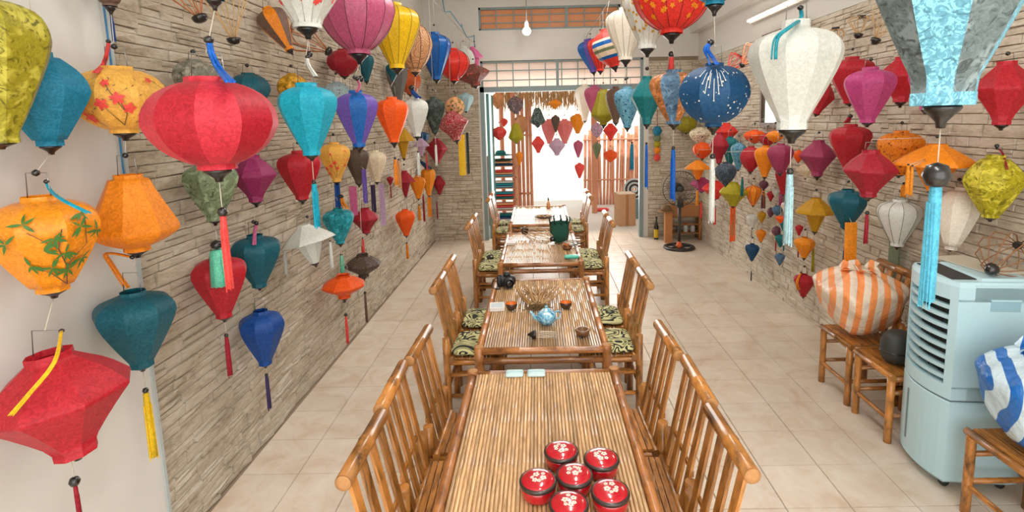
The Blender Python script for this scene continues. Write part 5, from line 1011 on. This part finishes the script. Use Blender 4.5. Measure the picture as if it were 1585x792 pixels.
# farthest table
t = thing('oval_tray', 'oval tray with small pieces on the farthest table', 'tray', (.05, 6.74, ZT)); 
obj('tray', MB().lathe([(.05,0),(.10,.004),(.115,.022),(.11,.022),(.095,.008),(0,.006)], 24, axis=Matrix.Diagonal((1.15,.75,1)).to_3x3()), plain('turned_wood', (112,74,40), .4), t)
for k in range(7): a = k*.9; obj('piece', superbox(.022,.018,.014,.6,10,6, c=(.07*math.cos(a), .045*math.sin(a), .02)), plain('piece_%d' % (k % 2), ((196,160,120),(150,110,80))[k % 2], .6), t)
t = thing('sauce_bottle', 'small bottle with dark cap on the farthest table', 'bottle', (.127, 7.42, ZT)); obj('bottle', MB().lathe([(.022,0),(.026,.004),(.026,.07),(.02,.09),(.009,.10),(.009,.115)], 16), plain('bottle_amber', (222, 160, 104), .25), t); obj('cap', MB().lathe([(.011,.115),(.011,.14),(.004,.16)], 12), M_BLACK, t)

# ------------------------------------------------------------------ right side: cooler, chairs, sacks
place_chair(2.13, 3.385, 0, 'bamboo chair by the right wall under the orange striped sack', 'bamboo chairs along the right wall')
place_chair(2.13, 2.985, 0, 'bamboo chair between the striped sack and the air cooler', 'bamboo chairs along the right wall')
place_chair(2.14, 2.13, 0, 'bamboo chair at the lower right corner under the blue sack', 'bamboo chairs along the right wall')
def cooler():
    t = thing('air_cooler', 'pale blue-grey upright air cooler with curved louvres by the right wall', 'air cooler', (2.17, 2.585, 0), math.radians(-6))
    PB = plain('cooler_plastic', (182, 214, 222), .4, var=.03); DK = plain('cooler_dark', (42, 44, 44), .6); SE = plain('cooler_seam', (110, 128, 130), .5)
    hw, xb = .19, .19
    fx = lambda y: -.17-.05*(1-(y/hw)**2)
    def outline(s=0.0, n=10):
        ys = [-hw+s+(2*(hw-s))*i/n for i in range(n+1)]
        pts = [(fx(y*.999)+s, y) for y in ys]
        return pts + [(xb-.03-s, hw-s), (xb-s, hw-.03-s), (xb-s, -hw+.03+s), (xb-.03-s, -hw+s)]
    def prism(mb, rings):
        b0 = len(mb.v); m = len(rings[0][0])
        for pts, z in rings: mb.v += [(x, y, z if not callable(z) else z(x, y)) for x, y in pts]
        for j in range(len(rings)-1):
            for i in range(m): k = (i+1) % m; mb.face((b0+j*m+i, b0+j*m+k, b0+(j+1)*m+k, b0+(j+1)*m+i)[::-1], None, 0, False)
        mb.face([b0+i for i in range(m)], None, 0, False); mb.face([b0+(len(rings)-1)*m+i for i in range(m)][::-1], None, 0, False); return mb
    obj('water_tank', prism(MB(), [(outline(.02), .045), (outline(), .065), (outline(), .475), (outline(.006), .48)]), PB, t)
    obj('seam', prism(MB(), [(outline(.008), .478), (outline(.008), .494)]), SE, t)
    # upper housing: back block, cheeks, sill and brow around the grille
    gb = [(-.10, y) for y in (-hw, hw)] + [(xb-.03, hw), (xb, hw-.03), (xb, -hw+.03), (xb-.03, -hw)]
    obj('housing', prism(MB(), [(gb, .492), (gb, 1.07)]), PB, t)
    for s in (-1, 1):
        ck = [(fx(s*hw*.999), s*hw), (fx(s*(hw-.035)), s*(hw-.035)), (-.10, s*(hw-.035)), (-.10, s*hw)]
        obj('cheek', prism(MB(), [(ck if s < 0 else ck[::-1], .55), (ck if s < 0 else ck[::-1], 1.0)]), PB, t)
    obj('sill', prism(MB(), [(outline(), .492), (outline(), .56)]), PB, t)
    obj('brow', prism(MB(), [(outline(), .99), (outline(), 1.06), (outline(.012), 1.082)]), PB, t)
    obj('grille_back', MB().box(-.115, -.099, -hw+.03, hw-.03, .55, 1.0), DK, t)
    for k in range(8):
        z = .582+k*.051; mb = MB(); n = 12; b0 = len(mb.v)
        for i in range(n+1):
            y = -(hw-.034)+2*(hw-.034)*i/n; x = fx(y)+.006
            mb.v += [(x, y, z), (x+.032, y, z+.006), (x+.032, y, z+.016), (x-.001, y, z+.019)]
        for i in range(n):
            for a, c in ((0,1),(1,2),(2,3),(3,0)): mb.face((b0+i*4+a, b0+i*4+c, b0+i*4+4+c, b0+i*4+4+a), None, 0, False)
        mb.face((b0,b0+1,b0+2,b0+3), None, 0, False); mb.face([b0+n*4+q for q in (3,2,1,0)], None, 0, False)
        obj('louvre', mb, PB, t)
    obj('vane_set', MB().box(-.14,-.136,-.12,-.117,.57,.98).box(-.14,-.136,-.04,-.037,.57,.98).box(-.14,-.136,.04,.043,.57,.98).box(-.14,-.136,.12,.123,.57,.98), DK, t)
    obj('control_panel', MB().box(-.17, -.06, -.13, .15, 1.081, 1.086), DK, t)
    obj('top_lid', prism(MB(), [([(-.06,-.16),(-.06,.16),(.17,.16),(.17,-.16)], 1.08), ([(-.05,-.15),(-.05,.15),(.16,.15),(.16,-.15)], 1.094)]), PB, t)
    hd = obj('handle_recess', MB().box(-.03, .10, -hw-.0015, -hw+.004, .945, 1.0), plain('cooler_recess', (146, 184, 196), .5), t)
    obj('handle_lip', MB().box(-.03, .10, -hw-.006, -hw, .996, 1.004), PB, hd)
    obj('level_window', MB().box(fx(.06)-.003, fx(.06)+.01, .055, .066, .14, .42), SE, t)
    obj('side_seam_panel', MB().box(.03, .12, -hw-.002, -hw+.004, .52, .60), PB, t)
    for sx in (-.13, .13):
        for sy in (-.13, .13): obj('caster', MB().lathe([(0,-.012),(.02,-.012),(.022,0),(.02,.012),(0,.012)], 14, (sx, sy, .0225), axis=rx).box(sx-.012, sx+.012, sy-.014, sy+.014, .03, .05), DK, t)
    return t
cooler()
tag(obj('cardboard_sheet', MB().box(-.09,.09,-.17,.17,0,.006), plain('grey_card', (196, 190, 172), .8), None, (2.26, 2.66, 1.096), (0, 0, .1)), 'pale card sheet lying on top of the air cooler', 'card')
t = thing('bare_bamboo_lantern', 'bare brown lantern frame lying on top of the air cooler', 'lantern', (2.17, 2.47, 1.13)); ax = Vector((.24, .12, .10)).normalized(); axm = ax.to_track_quat('Z', 'Y').to_matrix(); mb = MB()
for k in range(11):
    a = 2*PI*k/11; mb.tube([axm @ Vector((r*math.cos(a), r*math.sin(a), z)) for r, z in ((.02,0),(.06,.04),(.115,.11),(.12,.17),(.07,.23),(.02,.25))], .003, 5)
obj('ribs', mb, plain('brown_cane', (136, 92, 58), .55), t); obj('hub', MB().lathe([(0,-.03),(.018,-.025),(.03,-.002),(.03,.012),(.02,.014)], 12, axis=axm), M_BLACK, t); obj('hub', MB().lathe([(.02,.246),(.02,.26),(0,.262)], 12, axis=axm), M_BLACK, t)
def stripe_mat(name, ca, cb, scale):
    m, nt, b = newmat(name); L = nt.links.new; tc = N(nt, 'ShaderNodeTexCoord'); mp = N(nt, 'ShaderNodeMapping'); mp.inputs['Rotation'].default_value = (0, 0, .5); L(tc.outputs['Object'], mp.inputs['Vector'])
    w = N(nt, 'ShaderNodeTexWave'); setin(w, Scale=scale, Distortion=3.2, Detail=1.0, Detail_Scale=.6); w.inputs['Phase Offset'].default_value = 1.0; L(mp.outputs[0], w.inputs['Vector'])
    rp = ramp(nt, [(0, lin(ca)), (.46, lin(ca)), (.52, lin(cb)), (1, lin(cb))]); L(w.outputs['Fac'], rp.inputs['Fac']); L(rp.outputs['Color'], b.inputs['Base Color'])
    setin(b, Roughness=.35); nz = N(nt, 'ShaderNodeTexNoise'); setin(nz, Scale=14.0, Detail=4.0); L(tc.outputs['Object'], nz.inputs['Vector'])
    bp = N(nt, 'ShaderNodeBump'); setin(bp, Strength=.7, Distance=.03); L(nz.outputs['Fac'], bp.inputs['Height']); L(bp.outputs['Normal'], b.inputs['Normal']); return m
def sack(name, lab, loc, sx, sy, h, mat, seed, knot):
    t = thing(name, lab, 'sack', loc, 0, 'striped plastic sacks'); r = random.Random(seed); mb = MB(); nu, nv = 44, 22
    for j in range(nv+1):
        v = j/nv
        pr = (math.sin(PI*min(1, v*1.25+.0)*.5)**.45 if v < .8 else 1) * (1 if v < .68 else (1-.78*((v-.68)/.32)**1.5))
        for i in range(nu):
            th = 2*PI*i/nu; c, s = math.cos(th), math.sin(th); e = .72
            k = pr*(1+.05*math.sin(3*th+seed)+.035*math.sin(7*th+v*6)+.03*math.sin(11*v+th*2)+(.10*math.sin(th*13)*max(0, (v-.6)/.4)))
            z = h*(v**.9) + .012*math.sin(th*5+v*3)*(1 if v > .1 else 0)
            mb.v.append((sx*k*math.copysign(abs(c)**e, c), sy*k*math.copysign(abs(s)**e, s), max(0, z)))
    for j in range(nv):
        for i in range(nu): mb.face((j*nu+i, j*nu+(i+1)%nu, (j+1)*nu+(i+1)%nu, (j+1)*nu+i), None, 0)
    mb.face(list(range(nu))[::-1]); mb.face([nv*nu+i for i in range(nu)])
    obj('sack_body', mb, mat, t)
    mb = MB(); 
    for k in range(12):
        a = 2*PI*k/12; q = .2*sx; mb.v += []
        l = knot*r.uniform(.7,1.2)
        mb.slab((q*.5*math.cos(a), q*.5*math.sin(a), h*.93), (q*.5*math.cos(a)+l*math.cos(a+.4), q*.5*math.sin(a)+l*math.sin(a+.4), h*.97+r.uniform(.0,.05)), .06, .003, (math.sin(a), math.cos(a), .5))
    obj('gathered_mouth', mb, mat, t)
    return t
sack('plastic_sack', 'orange and white striped sack on the bamboo chairs', (2.10, 3.37, .424), .245, .27, .45, stripe_mat('orange_stripe', (240, 150, 88), (226, 210, 190), 4.2), 2, .09)
sack('plastic_sack', 'blue and white striped sack at the right edge', (2.13, 2.10, .424), .22, .22, .47, stripe_mat('blue_stripe', (24, 104, 184), (200, 222, 232), 4.4), 5, .07)
t = thing('black_ball', 'dark round helmet-like ball between the sack and the air cooler', 'ball', (2.09, 2.955, .42)); obj('shell', superbox(.095,.075,.10,1.0,24,14,c=(0,0,.10)), plain('dark_rubber', (52,54,50), .55), t); obj('rim_band', MB().tube([(.093*math.cos(a), .074*math.sin(a), .08) for a in [i*PI/14 for i in range(29)]], .005, 6), M_BLACK, t)
# picture frame on the right wall
t = thing('wall_mirror', 'dark wooden framed mirror on the right wall behind the large white lantern', 'mirror', (XR-.02, 5.33, 1.76)); FW = plain('dark_wood', (92, 66, 44), .5, var=.25, bscale=30)
for a in ((-.44,-.40,0,.96),(.40,.44,0,.96)): obj('frame_side', MB().box(-.045, .0, a[0], a[1], a[2], a[3]), FW, t)
for a in ((0,.04),(.92,.96)): obj('frame_rail', MB().box(-.045, .0, -.40, .40, a[0], a[1]), FW, t)
obj('glass', MB().box(-.022, -.016, -.40, .40, .04, .92), plain('mirror_glass', (170, 176, 172), .12, .7), t)
# white folded ribbon cloths on the right wall
tag(obj('green_ribbon', MB().box(-.006,.006,-.05,.05,0,.56), fabric('sage'), None, (XR-.05, 3.52, .72)), 'green ribbon hanging behind the chair at the right wall', 'ribbon')

# ------------------------------------------------------------------ pedestal fan and rack
t = thing('pedestal_fan', 'black pedestal fan standing before the back wall', 'fan', (2.0, 7.42, 0)); FB = plain('fan_black', (46, 46, 46), .45)
obj('base', MB().lathe([(.21,0),(.225,.01),(.215,.03),(.17,.032),(.165,.02)], 32, caps=False), FB, t)
for k in range(4):
    a = k*PI/2+.4; obj('base_spoke', MB().slab((.03*math.cos(a), .03*math.sin(a), .02), (.19*math.cos(a), .19*math.sin(a), .018), .03, .02, (-math.sin(a), math.cos(a), 0)), FB, t)
obj('collar', MB().lathe([(.05,.01),(.045,.05),(.03,.07),(.026,.10)], 16), plain('fan_orange', (214, 98, 46), .5), t)
obj('pole', MB().tube([(0,0,.05),(0,0,.76)], .022, 12), plain('fan_pole', (70, 70, 68), .35, .4), t)
obj('control_box', MB().box(-.045,.045,-.05,.05,.60,.72), FB, t)
obj('motor', MB().lathe([(.03,-.14),(.06,-.12),(.065,-.02),(.05,.02)], 16, (-.02,-.0,.88), axis=rx), FB, t)
cg = MB(); CC = (-.02, -.10, .88); Rf = .245
for rr_, yy in ((Rf,0),(Rf*.66,-.045),(Rf*.35,-.055),(Rf*.66,.045)): cg.tube([(CC[0]+rr_*math.cos(a), CC[1]+yy, CC[2]+rr_*math.sin(a)) for a in [i*PI/20 for i in range(41)]], .006 if yy == 0 else .0025, 5)
for k in range(36):
    a = k*PI/18
    for s in (-1, 1): cg.tube([(CC[0]+.05*math.cos(a), CC[1]+s*.058, CC[2]+.05*math.sin(a)), (CC[0]+.17*math.cos(a+.1), CC[1]+s*.045, CC[2]+.17*math.sin(a+.1)), (CC[0]+Rf*math.cos(a+.2), CC[1], CC[2]+Rf*math.sin(a+.2))], .0016, 4)
obj('cage', cg, plain('cage_wire', (70, 66, 60), .4, .5), t)
obj('hub', MB().lathe([(0,.062),(.03,.06),(.045,.045),(.045,.02)][::-1], 18, (CC[0], CC[1], CC[2]), axis=rx), FB, t)
m, nt, b = newmat('fan_blade'); setin(b, Base_Color=lin((120,104,86)), Roughness=.2, Alpha=.35)
for k in range(3):
    mb = MB(); a0 = k*2*PI/3+.5
    n = 6; b0 = len(mb.v)
    for i in range(n+1):
        r = .04+(Rf-.07)*i/n; wdt = .25+.5*math.sin(PI*min(1, i/n*.8+.1))
        for s in (-1, 1): a = a0+s*wdt; mb.v.append((CC[0]+r*math.cos(a), CC[1]+s*.018, CC[2]+r*math.sin(a)))
    for i in range(n): mb.face((b0+i*2, b0+i*2+1, b0+i*2+3, b0+i*2+2))
    obj('blade', mb, m, t)
t = thing('bamboo_rack', 'low bamboo rack with a wooden panel behind the fan', 'rack', (2.2, 7.98, 0))
for sx in (-.24, .24):
    for sy in (-.1, .1): obj('post', MB().pole((sx, sy, 0), (sx, sy, .6 if sx > 0 else .5), .02, 8), M_CHAIR, t)
for z in (.10, .36): obj('shelf', MB().box(-.24,.24,-.11,.11,z,z+.018), plain('shelf_wood', (150, 104, 62), .6, var=.2, bscale=20), t)
obj('panel', MB().box(-.22,.22,-.12,-.105,.38,.56), plain('panel_wood', (176, 120, 74), .5, var=.2, bscale=14), t)
for z in (.25, .58): obj('rail', MB().pole((-.24,-.11,z), (.24,-.11,z), .012, 8), M_CHAIR, t)
for k, (x, c, h_, lab) in enumerate(((-.08, (60,62,60), .11, 'dark jar on the bamboo rack shelf'), (.04, (214, 90, 70), .14, 'jar with red lid on the bamboo rack shelf'), (.15, (190, 204, 206), .12, 'pale jar on the bamboo rack shelf'))):
    tt = thing('jar', lab, 'jar', (2.2+x, 7.95, .118), 0, 'jars on the bamboo rack'); obj('jar_body', MB().lathe([(.03,0),(.034,.005),(.034,h_*.7),(.026,h_*.8)], 14), plain('jar_%d' % k, (60,62,60) if k == 0 else (200, 204, 200), .3), tt); obj('lid', MB().lathe([(.028,h_*.78),(.03,h_*.8),(.03,h_),(0,h_+.002)], 14), plain('jlid_%d' % k, c, .4), tt)
tag(obj('wooden_plank', MB().box(-.055,.055,-.04,.04,0,.47), plain('plank_wood', (190, 128, 76), .6, var=.2, bscale=12), None, (1.93, 7.78, 0)), 'upright light brown wooden block left of the fan', 'wood block')
t = thing('yellow_bottle', 'dark bottle with yellow label by the back wall', 'bottle', (1.80, 8.0, 0)); obj('bottle', MB().lathe([(.034,0),(.036,.01),(.036,.2),(.014,.27),(.014,.34)], 14), plain('bottle_dark', (40,44,36), .25), t); obj('wrap', MB().lathe([(.0365,.03),(.0365,.16)], 14, caps=False), plain('label_yellow', (210, 180, 40), .6), t); obj('cap', MB().lathe([(.015,.335),(.015,.36),(0,.362)], 10), M_BLACK, t)
t = thing('straw_helmet', 'round brown straw hat on the wooden block by the back wall', 'hat', (1.90, 7.8, .472)); obj('crown', MB().lathe([(.085,0),(.08,.05),(.05,.09),(0,.105)], 18), plain('straw_brown', (120, 92, 62), .8, var=.3, bscale=80), t); obj('brim', MB().lathe([(.084,0),(.12,.0),(.12,.008),(.084,.012)], 18, caps=False), plain('straw_brim', (150, 110, 70), .8), t)

# ------------------------------------------------------------------ outside the doorway
M_OUT = plain('outdoor_paving', (218, 214, 204), .7, var=.05, bscale=3)
struct('ground', MB().box(-6, 8, 8.55, 24, -.1, -.002), M_OUT)
struct('wall_courtyard', MB().box(-6, 8, 17.0, 17.2, 0, 3.4), plain('courtyard_white', (236, 232, 224), .8, var=.03, bscale=2))
WD = plain('terracotta_wood', (210, 146, 112), .6, var=.2, bscale=14)
t = thing('fabric_shelf', 'wooden shelf stacked with folded fabrics outside left of the doorway', 'shelf', (-.66, 9.5, 0))
for sx in (-.26, .26):
    obj('post', MB().box(sx-.025, sx+.025, -.15, -.10, 0, 1.24), WD, t); obj('post', MB().box(sx-.025, sx+.025, .10, .15, 0, 1.24), WD, t)
for k in range(6): obj('shelf_board', MB().box(-.26,.26,-.15,.15,.06+k*.2,.075+k*.2), WD, t)
for k in range(6):
    for i, c in enumerate(random.Random(k).sample(['tealgreen','coral','white','skyblue','peach','forest','lilac','cream','aqua','navy'], 3)):
        z = .0755+k*.2+i*.042
        tag(obj('folded_fabric', superbox(.21-.01*i, .12, .019, .2, 14, 6, c=(0,0,.0195)), fabric(c), None, (-.66+.01*(i-1), 9.48, z)), '%s folded fabric, %s on the %s shelf board from the floor' % (c.replace('tealgreen','dark teal').replace('skyblue','light blue'), ('lowest','middle','topmost')[i], ('lowest','second','third','fourth','fifth','top')[k]), 'fabric', 'folded fabrics on the outdoor shelf')
t = thing('teal_hat', 'wide dark teal hat on top of the fabric shelf', 'hat', (-.68, 9.45, 1.262)); obj('brim', MB().lathe([(.10,0.01),(.21,-.0),(.215,.006),(.10,.02)], 24, caps=False), fabric('tealgreen'), t); obj('crown', MB().lathe([(.1,.012),(.09,.06),(.06,.085),(0,.09)], 20), fabric('tealgreen'), t)
def fence(name, lab, x0, x1, y, h, n, rails, jit, mat=WD):
    t = thing(name, lab, 'fence', ((x0+x1)/2, y, 0)); r = random.Random(n); w = (x1-x0)
    for i in range(n):
        x = -w/2+w*i/(n-1); obj('slat', MB().pole((x, 0, 0), (x+r.uniform(-jit,jit), r.uniform(-.02,.02), h*r.uniform(.93,1.06)), .03, 8, .3), mat, t)
    for z in rails: obj('rail', MB().pole((-w/2-.03,-.035,z), (w/2+.03,-.035,z), .018, 8, .3), mat, t)
    return t
fence('bamboo_fence', 'terracotta bamboo slat fence outside right of the doorway', 1.0, 2.6, 11.4, 1.6, 24, (.55, 1.42), .05)
fence('bamboo_screen', 'tall narrow bamboo screen outside left of the doorway', -.36, -.14, 9.9, 2.3, 4, (.5, 1.6), .01)
tag(obj('timber_post', MB().box(-.04,.04,-.04,.04,0,2.4), WD, None, (-.46, 9.85, 0)), 'terracotta timber post behind the fabric shelf', 'post')
tag(obj('timber_post', MB().box(-.05,.05,-.05,.05,0,2.5), WD, None, (1.1, 10.4, 0)), 'terracotta timber post at the bamboo fence end', 'post')
struct('awning', MB().box(-2.2, 3.2, 8.42, 10.3, 2.5, 2.54), pane_mat('awning_sheet', (240, 226, 212)))
# thatched eave
t = thing('thatched_eave', 'straw thatch fringe hanging over the outside of the doorway', 'thatch', (.6, 9.9, 2.35)); rr = random.Random(4)
obj('eave_pole', MB().pole((-1.3,0,.12), (1.8,0,.12), .03, 8), WD, t)
mb = MB()
for k in range(900):
    x = rr.uniform(-1.25,1.75); z = rr.uniform(-.02,.14); l = rr.uniform(.16,.34); mb.slab((x, rr.uniform(-.05,.05), z), (x+rr.gauss(0,.03), rr.uniform(-.07,.05), z-l), .010, .003, (1,.3,0))
obj('thatch_straw', mb, plain('thatch', (196, 160, 110), .85, var=.35, bscale=50), t)['kind'] = 'stuff'
for x in (-1.28, 1.78): obj('eave_post', MB().pole((x, .02, -2.35), (x, .02, .14), .04, 8), WD, t)
t = thing('cardboard_box', 'cardboard box standing outside the doorway', 'box', (1.51, 9.2, 0), .12); CBM = plain('cardboard', (196, 150, 110), .8, var=.08, bscale=8)
obj('carton', MB().box(-.15,.15,-.16,.16,0,.56), CBM, t); obj('flap', MB().box(-.15,.15,-.16,-.002,.56,.566), plain('cardboard_top', (226, 206, 180), .8), t); obj('flap', MB().box(-.15,.15,.002,.16,.56,.566), plain('cardboard_top', (226,206,180), .8), t); obj('tape', MB().box(-.025,.025,-.1625,-.16,0,.56), plain('packing_tape', (170, 120, 80), .3), t)
t = thing('striped_basket', 'black and white coiled basket behind the cardboard box', 'basket', (1.78, 9.75, .55)); 
for k in range(5): obj('coil', MB().tube([((.05+.035*k)*math.cos(a), 0, (.05+.035*k)*math.sin(a)) for a in [i*PI/12 for i in range(25)]], .018, 6), (M_BLACK if k % 2 else plain('coil_pale', (200, 212, 214), .6)), t)
obj('stand', MB().box(-.2,.2,-.05,.1,-.55,-.19), plain('stand_teal', (110,140,146), .6), t)
tag(obj('pink_cloth', superbox(.16,.1,.03,.7,18,8,.15,3,c=(0,0,.03)), fabric('coral'), None, (1.26, 10.6, 0)), 'coral pink cloth heap on the ground by the fence', 'cloth')
